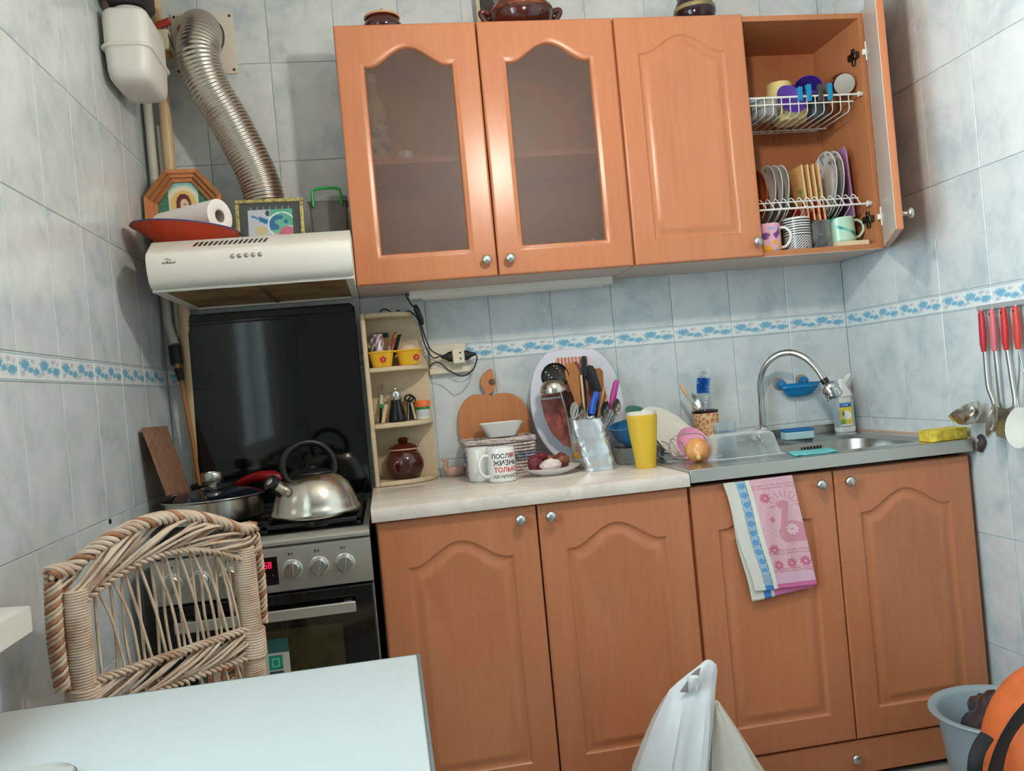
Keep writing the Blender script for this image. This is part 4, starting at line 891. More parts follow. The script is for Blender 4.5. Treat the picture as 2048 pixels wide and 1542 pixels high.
st_ = NT('striped_board'); tc = st_.n('ShaderNodeTexCoord'); sp_ = st_.n('ShaderNodeSeparateXYZ'); st_.l(tc.outputs['Object'], sp_.inputs[0]); wv = st_.ma('GREATER_THAN', st_.ma('FRACT', st_.ma('MULTIPLY', sp_.outputs[0], 90.)), .5); st_.set(st_.mix(wv, lin((222, 180, 166)), lin((190, 110, 92))), .5)
flat('striped_board', 'pink striped board at the back of the basin', [(1112, 716), (1176, 712), (1186, 790), (1106, 792)], -.122, -.116, st_.m, 'board')
flat('wooden_board', 'brown wooden board with rounded corner in the basin', [(1184, 738), (1200, 736), (1206, 742), (1208, 772), (1218, 806), (1220, 828), (1182, 832)], -.134, -.128, WOODDK, 'board')
flat('cleaver_blade', 'dark handled slotted grater plate in front of the red board', [(1081, 797), (1133, 791), (1133, 795), (1081, 801)], -.158, -.155, STEEL, 'utensil', 0)
# glass holding utensils
def pr_col(p):
    n = mnoise.noise(Vector((p[0]*60, p[1]*60, p[2]*40))); h = p[2]
    if h > .085: return lin((196, 206, 202))
    return lin((226, 150, 110) if n > .22 else ((190, 200, 110) if n < -.25 else (206, 208, 196)))
o = Vector((1.214, -.175, CT)); t = thing('utensil_glass', 'frosted glass with printed flowers holding kitchen utensils', 'glass', tuple(o))
gl_ = NT('printed_glass'); a_ = gl_.n('ShaderNodeAttribute', attribute_name='Col'); gl_.set(a_.outputs[0], .25); tr_ = gl_.n('ShaderNodeBsdfTransparent'); mx_ = gl_.n('ShaderNodeMixShader'); mx_.inputs[0].default_value = .38; gl_.l(gl_.b.outputs[0], mx_.inputs[1]); gl_.l(tr_.outputs[0], mx_.inputs[2]); gl_.l(mx_.outputs[0], gl_.o.inputs[0])
M().lathe([(0, .004), (.030, 0)]+[(.031+.010*i/16, .004+.150*i/16) for i in range(17)]+[(.039, .154), (.029, .01), (0, .01)], 36, (0, 0, 0), TM(o), pr_col).build('glass_body', gl_.m, t, 60)
def utensil(name, label, a, b, ra, hm, head=None, hmat=None, cat='utensil'):
    """handle from a (in the glass) to b, head mesh builder placed beyond b"""
    t = thing(name, label, cat, tuple(a)); M().tube([a, Vector(a).lerp(b, .5), b], ra, 8).build('handle', hm, t, 60)
    if head: head(t)
    return t
gb = lambda dx, dy=0.: Vector((1.214+dx, -.175+dy, CT+.02))
HOLES = NT('perforated_black_nylon'); tc = HOLES.n('ShaderNodeTexCoord'); vo = HOLES.n('ShaderNodeTexVoronoi'); HOLES.l(tc.outputs['Object'], vo.inputs['Vector']); vo.inputs['Scale'].default_value = 120; vo.inputs['Randomness'].default_value = 0.0
HOLES.set(lin((22, 22, 24)), .35); tr_ = HOLES.n('ShaderNodeBsdfTransparent'); mx_ = HOLES.n('ShaderNodeMixShader'); HOLES.l(HOLES.ma('LESS_THAN', vo.outputs['Distance'], .30), mx_.inputs[0]); HOLES.l(HOLES.b.outputs[0], mx_.inputs[1]); HOLES.l(tr_.outputs[0], mx_.inputs[2]); HOLES.l(mx_.outputs[0], HOLES.o.inputs[0])
c = at(1110, 752, -.185)
def hd_(t):
    M().lathe([(0, 0), (.034, .001), (.037, .003), (.041, .009), (.042, .010), (.040, .0105), (.034, .003), (0, .002)], 32, mx=TM(c, rx=R(98), rz=R(-12))).build('skimmer_head', HOLES.m, t, 60)
utensil('skimmer', 'black perforated skimmer standing in the utensil glass', gb(-.01, .0), c+Vector((.025, .003, -.03)), .005, BLACK, hd_)
c2_ = at(1107, 782, -.205)
def hd2(t): M().lathe([(.040, 0), (.0395, .008), (.034, .022), (.022, .033), (.008, .038), (0, .0385), (0, .0375), (.02, .032), (.033, .020), (.0385, .006)], 32, mx=TM(c2_, rx=R(8), ry=R(-6))).build('ladle_bowl', KSTEEL, t, 60)
utensil('ladle', 'steel ladle with upturned round bowl in the utensil glass', gb(-.012, -.01), c2_+Vector((.02, 0, -.004)), .003, STEEL, hd2)
def paddle(u0, v0, u1, v1, y, w0, w1, m_, name):
    a, b = at(u0, v0, y), at(u1, v1, y); Lh = (b-a).length; zz = (b-a).normalized(); yy = Vector((0, 1, 0)); yy = (yy-zz*yy.dot(zz)).normalized(); xx_ = yy.cross(zz)
    mx = Matrix.Translation(a) @ Matrix((xx_, yy, zz)).transposed().to_4x4()
    def go(t): M().loft([[(w_*math.cos(2*PI*j/16), .004*math.sin(2*PI*j/16), Lh*k) for j in range(16)] for k, w_ in ((0, w0), (.25, w0*1.3), (.5, w1*.85), (.75, w1), (.92, w1*.85), (1.0, w1*.4))], True, True, True, mx).build(name, m_, t, 60)
    return a, go
a, go = paddle(1157, 808, 1140, 726, -.20, .010, .022, WOODDK, 'spatula_blade'); utensil('wooden_spatula', 'broad brown wooden spatula in the utensil glass', gb(.0, -.012), a, .007, WOODDK, go)
a, go = paddle(1166, 790, 1150, 724, -.193, .006, .012, mat('dark_wood_spoon', (110, 56, 32), .45), 'spoon_blade'); utensil('wooden_spoon', 'narrow dark wooden spoon behind the broad spatula', gb(.008, .0), a, .005, MC['dark_wood_spoon'], go)
a, go = paddle(1168, 752, 1167, 712, -.19, .009, .010, BLACK, 'grip_end'); utensil('black_turner', 'black flat turner handle rising highest in the basin', gb(.012, .005), a, .005, BLACK, go)
a, go = paddle(1196, 785, 1174, 732, -.182, .012, .020, BLACK, 'spoon_head'); utensil('black_spoon', 'curved black nylon spoon in the utensil glass', gb(.018, .004), a, .006, BLACK, go)
utensil('whisk_handle', 'thin light wooden handle in the utensil glass', gb(.014, -.012), at(1162, 750, -.205), .004, PINE)
utensil('blue_handled_knife', 'knife with bright blue handle standing behind the foil bag', gb(.02, -.02), at(1190, 788, -.225), .0025, STEEL, lambda t: M().tube([at(1184, 828, -.225), at(1187, 805, -.225), at(1194, 784, -.225)], [.010, .011, .010], 10).build('blue_grip', mat('blue_plastic', (36, 92, 190), .35), t, 60))
utensil('pink_brush', 'magenta handled brush with turquoise tip behind the blue bowl', gb(.026, -.012), at(1222, 815, -.20), .003, WPLAST, lambda t: (M().tube([at(1221, 818, -.20), at(1226, 795, -.20), at(1232, 766, -.20), at(1234, 760, -.20)], [.006, .010, .009, .005], 10).build('magenta_grip', mat('magenta_plastic', (182, 54, 138), .4), t, 60), M().tube([at(1234, 760, -.20), at(1233, 740, -.20)], [.002, .0035], 8).build('turquoise_tip', mat('turquoise', (120, 196, 190), .4), t, 60)))
utensil('peeler_stick', 'pale flat wooden tongs beside the magenta brush', gb(.022, .006), at(1209, 775, -.19), (.006, .002), PINE); utensil('wooden_skewer', 'short pinkish wooden stick beside the magenta brush', gb(.025, .0), at(1214, 796, -.2), .004, mat('pink_wood', (226, 170, 136), .5))
def spoon_head(u, v, y, w_, h_, m_, tilt=0.):
    def go(t): M().lathe([(0, 0), (.6, .12), (.92, .38), (1.0, .5), (.9, .5), (.55, .22), (0, .12)], 20, mx=TM(at(u, v, y), rx=R(80), ry=R(tilt)) @ Matrix.Diagonal((w_, h_, .02, 1))).build('spoon_bowl', m_, t, 60)
    return go
for i, (u, v, dx, til, lab) in enumerate(((1147, 822, -.02, 12, 'grey nylon spoon head above the printed glass'), (1157, 828, -.005, 25, 'dark steel tablespoon leaning over the printed glass'), (1181, 822, .01, 30, 'steel spoon tip just above the foil bag'), (1208, 820, .024, 20, 'black spoon tip right of the blue handle'), (1231, 815, .034, 10, 'dark oval spoon beside the magenta handle'))):
    utensil('spoon', lab, gb(dx*.5, -.018), at(u, v, -.215), .0028, STEEL, spoon_head(u, v, -.215, .013, .026, (mat('grey_nylon', (150, 152, 140), .4), MC['dark_steel'], STEEL, BLACK, MC['dark_steel'])[i], til), cat='spoon')
# foil bag
mm = M(); rows_ = 26; cols = 40; c_ = Vector((1.232, -.30, CT)); rings = []
for i in range(rows_+1):
    t_ = i/rows_; ring = []; w_ = .046-.002*t_-.004*max(0, t_-.8)*5; d_ = .028*(1-t_*.45); lean = -.030*t_
    for j in range(cols):
        a = 2*PI*j/cols; ca, sa = math.cos(a), math.sin(a); x_ = w_*math.copysign(abs(ca)**.55, ca); y_ = d_*math.copysign(abs(sa)**.6, sa)
        n = .011*mnoise.noise(Vector((ca*1.8+3, sa*1.8, t_*5.)))+.010*abs(mnoise.noise(Vector((ca*3.5, sa*3.5, t_*8))))-.004*abs(mnoise.noise(Vector((ca*8, sa*8+5, t_*16))))
        ring.append((c_.x+lean+x_*(1+n*6), c_.y+y_*(1+n*10)-.004*t_, c_.z+.001+.148*t_+(.006*mnoise.noise(Vector((ca*3, sa*3, 7))) if i == rows_ else 0)))
    rings.append(ring)
mm.loft(rings, True, True, False); tag(mm.build('foil_bag', mat('silver_foil', (232, 234, 236), .26, .8, bump=.35, bscale=60.), None, 14), 'crumpled open silver foil bag on the worktop', 'bag')
# yellow cup with white cup nested, clear box with blue bowl
o = Vector((1.345, -.375, CT)); t = thing('tumbler', 'tall yellow plastic tumbler with white cup nested inside', 'cup', tuple(o))
M().lathe([(0, .003), (.0265, 0), (.0285, .004), (.032, .04), (.037, .08), (.0425, .135), (.0435, .150), (.0422, .150), (.041, .13), (.03, .03), (.026, .006), (0, .006)], 36, o).build('yellow_cup', mat('translucent_yellow', (238, 184, 54), .4, **{'Subsurface Weight': .2}), t, 60)
M().lathe([(.036, .10), (.0405, .148), (.042, .158), (.0405, .1585), (.034, .10)], 36, o).build('nested_cup', PORCW, t, 60)
o = Vector((1.375, -.215, CT)); t = thing('food_container', 'clear plastic food container behind the yellow tumbler', 'container', tuple(o))
CLEARP = glass_mat('clear_plastic', (206, 214, 212), .75, .12)
M().loft([rr(.125, .09, .02, 5, CT+.001, o.x, o.y), rr(.150, .11, .024, 5, CT+.048, o.x, o.y), rr(.158, .118, .026, 5, CT+.050, o.x, o.y), rr(.146, .106, .024, 5, CT+.050, o.x, o.y), rr(.120, .085, .02, 5, CT+.004, o.x, o.y)]).build('container_body', CLEARP, t, 50)
tag(M().lathe([(0, 0), (.030, .001), (.036, .004), (.062, .030), (.072, .062), (.076, .066), (.070, .066), (.058, .032), (.03, .007), (0, .006)], 36, mx=TM((1.372, -.218, CT+.056), ry=R(-10), rx=R(6))).build('blue_bowl', glass_mat('blue_plastic_bowl', (58, 128, 184), .18, .15), None, 60), 'blue glossy plastic bowl resting on the clear container', 'bowl')

# ================================================================== DISH CABINET CONTENTS
WIRE = mat('white_coated_wire', (236, 234, 228), .35)
def wire(m, pts, r=.0016, n=6): m.tube(pts, r, n)
IX0, IX1 = 1.409, 2.171
# cup rack (upper)
t = thing('dish_rack', 'white wire cup rack across the upper part of the open cabinet', 'rack', (1.79, -.15, 1.88))
for y, z, r in ((-.268, 1.925, .0032), (-.266, 1.904, .0022), (-.10, 1.872, .0022), (-.035, 1.884, .0028)): M().tube([(IX0+.006, y, z), (IX1-(.004 if r > .003 else .03), y, z)], r, 8).build('rail', WIRE, t, 60)
nw = 26
for i in range(nw):
    X = IX0+.03+i*(IX1-IX0-.075)/(nw-1)
    M().tube([(X, -.268, 1.925), (X, -.266, 1.882), (X, -.258, 1.874), (X, -.10, 1.871), (X, -.035, 1.884)], .0015, 5).build('cross_wire', WIRE, t, 60)
for a in (IX0+.004, IX1-.008): M().tube([(a-.004, -.268, 1.925), (a+.008, -.268, 1.925)], [.0085, .0065], 10).build('rail_holder', WPLAST, t, 50)
# plate rack (lower)
t = thing('dish_rack', 'white wire plate rack across the lower part of the open cabinet', 'rack', (1.79, -.15, 1.54))
for y, z, r in ((-.262, 1.588, .0032), (-.246, 1.611, .0022), (-.12, 1.548, .0022), (-.045, 1.590, .0028)): M().tube([(IX0+.006, y, z), (IX1-(.004 if r > .003 else .03), y, z)], r, 8).build('rail', WIRE, t, 60)
for i in range(28):
    X = IX0+.03+i*(IX1-IX0-.07)/27
    M().tube(smoothp([(X+.006, -.262, 1.588), (X-.004, -.250, 1.618), (X-.008, -.238, 1.619), (X-.006, -.215, 1.585), (X-.004, -.12, 1.5475), (X-.004, -.045, 1.590)], 5), .0015, 5).build('cross_wire', WIRE, t, 60)
for a in (IX0+.004, IX1-.008): M().tube([(a-.004, -.262, 1.588), (a+.008, -.262, 1.588)], [.0095, .0075], 10).build('rail_holder', WPLAST, t, 50)
def on_edge(x, y, z, lean=0., turn=0.): return TM((x, y, z), rz=R(turn), ry=R(-90+lean))
def plate_m(r, d=.016): return [(0, .001), (r*.55, 0), (r*.60, .003), (r*.78, d*.45), (r*.97, d), (r, d+.001), (r*.97, d+.0022), (r*.76, d*.45+.003), (r*.56, .004), (0, .0045)]
def pcol(kind, r):
    def f(p):
        q = math.hypot(p[0], p[1])/r; n = mnoise.noise(Vector((p[0]*55, p[1]*55, kind*3.1)))
        if kind == 1: return lin((120, 124, 130) if (.62 < q < .95 and n > .12) else (226, 226, 222))
        if kind == 2: return lin((150, 152, 156) if (.66 < q < .95 and n > .2) else (224, 222, 216))
        return lin((226, 224, 218))
    return f
def stood_plate(label, x, y, r, kind, lean, turn=0., zc=None, m_=None, group=None):
    z = zc or 1.556+r
    mm = M(); pr_ = plate_m(r); prr = []
    for a, b in zip(pr_[:-1], pr_[1:]):
        prr += [(a[0]+(b[0]-a[0])*k/4, a[1]+(b[1]-a[1])*k/4) for k in range(4)]
    prr.append(pr_[-1]); mm.lathe(prr, 56, (0, 0, 0), on_edge(x, y, z, lean, turn), pcol(kind, r) if m_ is None else None)
    return tag(mm.build('plate', m_ or vcol_mat('printed_porcelain', .15), None, 60), label, 'plate')
stood_plate('large white plate with grey flower rim standing in the plate rack', 2.098, -.15, .112, 1, 6, -6)
stood_plate('second flowered plate behind the large one in the plate rack', 2.122, -.15, .112, 1, 6, -6)
stood_plate('white deep plate nearest the closed door in the plate rack', 1.898, -.15, .095, 2, 6, -4)
stood_plate('middle of the three white deep plates in the plate rack', 1.921, -.15, .095, 2, 6, -4)
stood_plate('right-hand one of the three white deep plates in the plate rack', 1.942, -.15, .095, 2, 6, -4)
stood_plate('orange terracotta plate beside the closed door', 1.868, -.15, .088, 0, 4, -2, None, mat('orange_plate', (196, 92, 42), .35))
def bcol(k):
    def f(p):
        n = mnoise.noise(Vector((p[1]*30, p[2]*30, k*2.3))); zz = p[2]
        if zz < .062 and n > -.05: return lin((186, 40, 34))
        if .05 < zz < .105 and n > .16: return lin((104, 142, 62))
        if k == 2 and .11 < zz < .16 and abs(p[1]+.03) < .02: return lin((190, 46, 34))
        return lin((214, 164, 104))
    return f
for i, (u, lab) in enumerate(((1.984, 'leftmost tan cutting board printed with red poppies in the plate rack'), (2.003, 'second tan poppy-print cutting board in the plate rack'), (2.021, 'third tan poppy-print cutting board with tall red flower'), (2.038, 'rightmost tan poppy-print cutting board beside the flowered plate'))):
    x = u; m = M(); bx_ = TM((x, -.155, 1.552), rz=R(-2), ry=R(-3))
    for sx in (-.003, .003):
        m.grid(lambda a, b: (sx, -.075+.15*a, .175*b), 24, 28, bx_, None); m.c += [bcol(i)((sx, -.075+.15*a/24, .175*b/28)) for b in range(29) for a in range(25)]
    m.loft([[(-.003, y, z) for y, z in ((-.075, 0), (.075, 0), (.075, .175), (-.075, .175))], [(.003, y, z) for y, z in ((-.075, 0), (.075, 0), (.075, .175), (-.075, .175))]], True, False, False, bx_, lin((226, 190, 140)))
    tag(m.build('chopping_board', vcol_mat('printed_board', .4), None), lab, 'cutting board', 'poppy boards in the plate rack')
x = 2.150; bx_ = TM((x, -.15, 1.556), rz=R(-10), ry=R(-2)); m = M()
pp = [(-.075, 0), (.075, 0), (.075, .205), (.06, .225), (-.06, .225), (-.075, .205)]; m.loft([[(-.003, y, z) for y, z in pp], [(.003, y, z) for y, z in pp]], True, True, True, bx_)
tag(m.build('chopping_board', mat('lilac_plastic', (176, 126, 168), .4), None, bevel=.002), 'lilac plastic cutting board at the right end of the plate rack', 'cutting board')
# mugs on the cabinet floor
FZ = UZ0+.0165
def c_pink(p):
    n = mnoise.noise(Vector((p[0]*50, p[1]*50, p[2]*50)))
    if p[2] < .035 and n > .05: return lin((240, 176, 60))
    return lin((120, 70, 140) if n > .38 else ((150, 176, 214) if n < -.42 else (232, 176, 196)))
def dense(prof, k=8):
    out = []
    for a, b in zip(prof[:-1], prof[1:]): out += [(a[0]+(b[0]-a[0])*i/k, a[1]+(b[1]-a[1])*i/k) for i in range(k)]
    return out+[prof[-1]]
def pmug(label, x, y, r, h, col, handle, hm, lean=0., z=FZ, rough=.2, n=56):
    t = thing('mug', label, 'mug', (x, y, z)); B = TM((x, y, z), ry=lean)
    pr_ = [(0, .002), (r*.88, 0), (r*.97, .003), (r, .008)]+[(r, .008+(h-.012)*i/90) for i in range(1, 91)]+[(r-.0012, h), (r-.003, h), (r-.0042, h-.004), (r-.0042, .008), (0, .006)]
    M().lathe(pr_, n, (0, 0, 0), B, col).build('mug_body', vcol_mat('printed_mug', rough), t, 55)
    d = Vector((math.cos(handle), math.sin(handle), 0)); M().tube(smoothp([d*(r-.001)+Vector((0, 0, h*.86)), d*(r+.016)+Vector((0, 0, h*.84)), d*(r+.030)+Vector((0, 0, h*.64)), d*(r+.028)+Vector((0, 0, h*.40)), d*(r+.014)+Vector((0, 0, h*.2)), d*(r-.001)+Vector((0, 0, h*.16))], 6), (.0055, .0042), 8, mx=B).build('handle', hm, t, 60)
pmug('pink printed mug with white handle behind the closed door edge', 1.845, -.222, .038, .088, c_pink, R(-14), PORC)
def c_stripe(p):
    a = math.atan2(p[1], p[0]); f = p[2]*130 if p[2] > .045 else (p[2]*130+abs((a+1.4))*4.5)
    if p[2] > .1: return lin((214, 212, 210))
    return lin((40, 38, 48) if f % 1 < .5 else (222, 220, 216))
pmug('mug with dark stripes and chevrons and a black heart-shaped handle', 1.945, -.215, .041, .103, c_stripe, R(-18), mat('navy_handle', (34, 32, 46), .3), n=120)
def c_green(p):
    n = mnoise.noise(Vector((p[0]*26+p[2]*18, p[1]*26, p[2]*26+4)))
    return lin((34, 140, 130) if n > .22 else ((120, 196, 176) if n > .14 else (186, 222, 196)))
pmug('pale green mug with teal brush marks leaning at the right of the cabinet', 2.098, -.205, .043, .078, c_green, R(-8), mat('pale_green_glaze', (200, 222, 190), .2), lean=R(-3), z=FZ+.017)
tag(M().box(2.052, 2.155, -.262, -.15, FZ, FZ+.016).build('cream_block', mat('cream_block', (232, 214, 180), .5), None, bevel=.002), 'cream flat box under the pale green mug', 'box')
CRYS = glass_mat('cut_crystal', (190, 194, 192), .9, .03, bump=1., bscale=220.)
def crystal(label, x, y, r, h, name='crystal_glass'):
    tag(M().lathe([(0, .002), (r*.8, 0), (r*.9, .006), (r, h*.4), (r*.92, h*.75), (r*.98, h), (r*.93, h), (r*.86, h*.75), (r*.92, h*.4), (0, .012)], 16, (x, y, FZ)).build(name, CRYS, None, 8), label, 'glass')
crystal('cut crystal tumbler between the striped and green mugs', 2.018, -.225, .030, .088); crystal('cut crystal bowl behind the crystal tumbler', 2.02, -.13, .05, .11, 'crystal_bowl'); crystal('cut crystal vase at the back beside the lilac board', 2.10, -.10, .042, .125, 'crystal_vase')
tag(M().lathe([(0, .001), (.045, 0), (.06, .02), (.07, .06), (.066, .06), (.05, .02), (0, .006)], 28, (1.72, -.16, FZ)).build('steel_bowl', STEEL, None, 60), 'steel bowl on the cabinet floor behind the closed door', 'bowl')
# cups in the cup rack
def cupr(label, x, y, z, r, h, m_, rx=0., ry=0., rz=0., name='plastic_cup', cat='cup'):
    return tag(M().lathe([(0, 0), (r*.78, 0), (r*.82, .003), (r, h), (r*.95, h), (r*.76, .006), (0, .005)], 32, (0, 0, 0), TM((x, y, z), rz, rx, ry)).build(name, m_, None, 50), label, cat)
PURP = mat('purple_plastic', (96, 62, 168), .35); PYEL = mat('pale_yellow_plastic', (236, 214, 146), .4); VIO = mat('deep_violet_plastic', (74, 48, 150), .35)
RZ = 1.8765
cupr('pale yellow plastic cup upside down in the cup rack', 1.962, -.15, RZ+.128, .048, .095, PYEL, R(180)); cupr('purple plastic lid tilted in front in the cup rack', 1.948, -.235, RZ+.045, .050, .014, PURP, R(72), 0, R(8), 'purple_lid', 'lid')
cupr('pale yellow dish lying at the front of the cup rack', 1.985, -.16, RZ+.001, .062, .028, PYEL, 0, 0, 0, 'yellow_dish', 'dish'); cupr('violet plastic mug lying on its side in the cup rack', 2.085, -.11, RZ+.085, .046, .075, VIO, R(75), 0, R(-30))
tag(M().lathe([(0, 0), (.034, .0005), (.036, .003), (.038, .07), (.036, .07), (.033, .006), (0, .006)], 36, (0, 0, 0), TM(at(1689, 168, -.250), R(-20), R(-72)) @ Matrix.Scale(.9, 4)).build('steel_mug', KSTEEL, None, 50), 'steel cup lying with its shiny base outward in the cup rack', 'cup')
cupr('grey blue cup at the left of the cup rack beside the closed door', 1.845, -.17, RZ+.001, .042, .066, mat('grey_blue_plastic', (160, 174, 186), .4)); cupr('clear food tub standing at the left of the cup rack', 1.875, -.215, RZ+.001, .045, .048, CLEARP, name='clear_tub', cat='tub')
cupr('tall tan printed cup at the back of the cup rack', 2.02, -.075, RZ+.004, .036, .135, mat('tan_print', (206, 160, 90), .5, var=.4, vscale=25., col2=(92, 60, 40)), name='tan_cup'); cupr('dark grey plastic cup at the right of the cup rack', 2.06, -.19, RZ+.001, .040, .05, mat('charcoal_plastic', (60, 66, 72), .4)); cupr('navy blue saucer lying in the middle of the cup rack', 2.035, -.2, RZ+.051, .046, .012, mat('navy_plastic', (40, 38, 96), .4), name='navy_saucer', cat='saucer')
PEG = mat('blue_peg_plastic', (22, 140, 186), .35); PEGD = mat('dark_peg_plastic', (60, 66, 70), .4)
def peg(label, u, v, m_, hgt=.052, rz=0.):
    p = at(u, v, -.272); t = thing('clothes_peg', label, 'clothes peg', tuple(p), 0, 'clothes pegs on the cup rack')
    for s in (-1, 1):
        q = [(s*.0010, 0), (s*.0045, .004), (s*.0055, hgt*.45), (s*.0075, hgt*.9), (s*.0065, hgt), (s*.004, hgt), (s*.0025, hgt*.55), (s*.001, hgt*.3)]
        M().prism([(p.y+a, p.z+b) for a, b in q], p.x-.0068, p.x+.0068, 'x').build('jaw', m_, t, bevel=.001)
    M().tube([(p.x-.008, p.y, p.z+hgt*.42), (p.x+.008, p.y, p.z+hgt*.42)], .0028, 8).build('spring', KNOB, t)
peg('leftmost blue clothes peg clipped on the cup rack rail', 1601, 202, PEG, .042); peg('middle blue clothes peg clipped on the cup rack rail', 1619, 203, PEG); peg('rightmost blue clothes peg clipped on the cup rack rail', 1661, 201, PEG); peg('dark grey clothes peg between the blue ones', 1642, 203, PEGD)
# things behind the frosted doors
SHZ = 1.803
o = Vector((.684, -.17, SHZ)); t = thing('oil_bottle', 'clear oil bottle with blue and cream label behind the left frosted pane', 'bottle', tuple(o))
M().lathe([(0, .002), (.034, 0), (.037, .006), (.037, .15), (.032, .18), (.016, .215), (.014, .25), (0, .252)], 28, o).build('bottle_body', mat('pale_oil', (206, 196, 150), .2), t, 60); M().lathe([(.0375, .03), (.0375, .13)], 28, o).build('label_band', mat('blue_cream_label', (60, 88, 140), .5, vscale=30., col2=(226, 212, 160)), t)
M().lathe([(.016, .245), (.016, .27), (0, .271)], 20, o).build('cap', WPLAST, t, 50)
tag(M().lathe([(0, .001), (.022, 0), (.024, .04), (.021, .04), (0, .006)], 24, (.765, -.17, SHZ)).build('white_pot', PORC, None, 50), 'small white pot on the shelf behind the left frosted pane', 'pot')
tag(M().loft([rr(.10, .09, .03, 5, FZ, .82, -.16), rr(.11, .10, .03, 5, FZ+.05, .82, -.16)]).build('dark_tin', mat('dark_tin', (70, 62, 60), .5), None, 50), 'dark tin at the bottom behind the left frosted pane', 'tin')
tag(M().loft([rr(.06, .05, .01, 4, FZ+.0505, .84, -.16), rr(.06, .05, .01, 4, FZ+.068, .84, -.16)]).build('red_packet', mat('red_packet', (196, 50, 66), .5), None, 50), 'red packet on the dark tin behind the left frosted pane', 'packet')
tag(M().lathe([(0, .001), (.05, 0), (.055, .06), (.05, .07), (0, .07)], 24, (.68, -.14, FZ)).build('grey_canister', mat('grey_canister', (90, 92, 98), .5), None, 50), 'grey canister in the lower left corner behind the left frosted pane', 'canister')
bk = thing('bread_basket', 'small wicker basket with white packets behind the right frosted pane', 'basket', (1.315, -.18, FZ))
for i in range(6): M().tube([(1.315+.052*math.cos(a)*(1+.03*i), -.18+.05*math.sin(a)*(1+.03*i), FZ+.006+i*.0105) for a in [2*PI*j/28 for j in range(28)]], .0058, 6, True).build('weave_strand', mat('brown_wicker', (176, 112, 70), .6), bk, 60)
for i in range(3): tag(M().box(1.29+i*.02, 1.302+i*.02, -.215, -.15, FZ+.004, FZ+.085-.006*i).build('white_packet', WPLAST, None), ('left', 'middle', 'right')[i]+' white packet in the small wicker basket', 'packet')

# ================================================================== SINK AREA
# drying plates on the left of the sink
def nplate(name, label, u, v, y, r, nrm, m_, d=.014, cat='plate', prof=None):
    c = at(u, v, y); q = Vector(nrm).normalized().to_track_quat('Z', 'Y').to_matrix().to_4x4()
    return tag(M().lathe(prof or plate_m(r, d), 48, (0, 0, 0), Matrix.Translation(c) @ q @ TM((0, 0, -d*.5))).build(name, m_, None, 60), label, cat)
NRM = (.40, -.62, .68)
nplate('green_cover', 'dark green plastic lid behind the drying plates', 1298, 848, -.16, .086, (.46, -.5, .75), mat('dark_green_plastic', (24, 110, 78), .35), .006, 'lid'); nplate('blue_disc_cover', 'blue plastic lid between the green lid and the plates', 1318, 862, -.19, .082, NRM, mat('steel_blue_plastic', (86, 140, 178), .35), .006, 'lid')
nplate('plate', 'rear white dinner plate leaning in the drying rack', 1336, 866, -.22, .104, NRM, PORCW); nplate('plate', 'front cream dinner plate leaning in the drying rack', 1360, 884, -.26, .098, NRM, PORCW)
nplate('pink_bowl', 'pink plastic bowl tipped against the plates behind the onion', 1384, 893, -.34, .057, (.22, -.86, .45), mat('pink_plastic', (236, 158, 184), .4), .02, 'bowl')
t = thing('drying_rack', 'small grey wire drying rack holding the plates beside the sink', 'rack', (1.47, -.33, ST))
for pts in ([(1335, 918), (1338, 895), (1349, 873), (1401, 868), (1418, 895)], [(1318, 905), (1330, 915), (1395, 908)]):
    M().tube(smoothp([at(u, v, -.375) for u, v in pts], 4), .0014, 5).build('wire_loop', mat('grey_wire_rack', (170, 172, 172), .3, .8), t, 60)
o_ = [(1.40, -.40), (1.56, -.40), (1.56, -.16), (1.40, -.16)]; M().tube([(a, b, ST+.004) for a, b in o_], .002, 6, True).build('base_wire', MC['grey_wire_rack'], t)
for i in range(4): M().tube(smoothp([(1.42+i*.04, -.375, ST+.004), (1.42+i*.04, -.36, ST+.05), (1.42+i*.04, -.22, ST+.05), (1.42+i*.04, -.18, ST+.004)], 4), .0016, 5).build('divider_wire', MC['grey_wire_rack'], t, 60)
# onion
c = at(1395, 905, -.44); c.z = ST+.0335; ON = mat('onion_skin', (226, 164, 98), .32, var=.25, vscale=40., stretch=(1, 1, .2), col2=(208, 132, 70))
t = thing('onion', 'golden brown onion lying on the steel drainer', 'onion', (c.x, c.y, ST)); om = TM(c, rx=R(112), rz=R(-18))
M().lathe([(0, -.031), (.014, -.030), (.028, -.018), (.0345, 0), (.029, .018), (.014, .030), (.006, .034), (.004, .040), (0, .041)], 28, (0, 0, 0), om).build('bulb', ON, t, 60); M().lathe([(.007, .030), (.004, .038), (.006, .044), (0, .045)], 10, (0, 0, 0), om).build('root_tuft', mat('onion_root', (236, 206, 150), .7), t, 60)
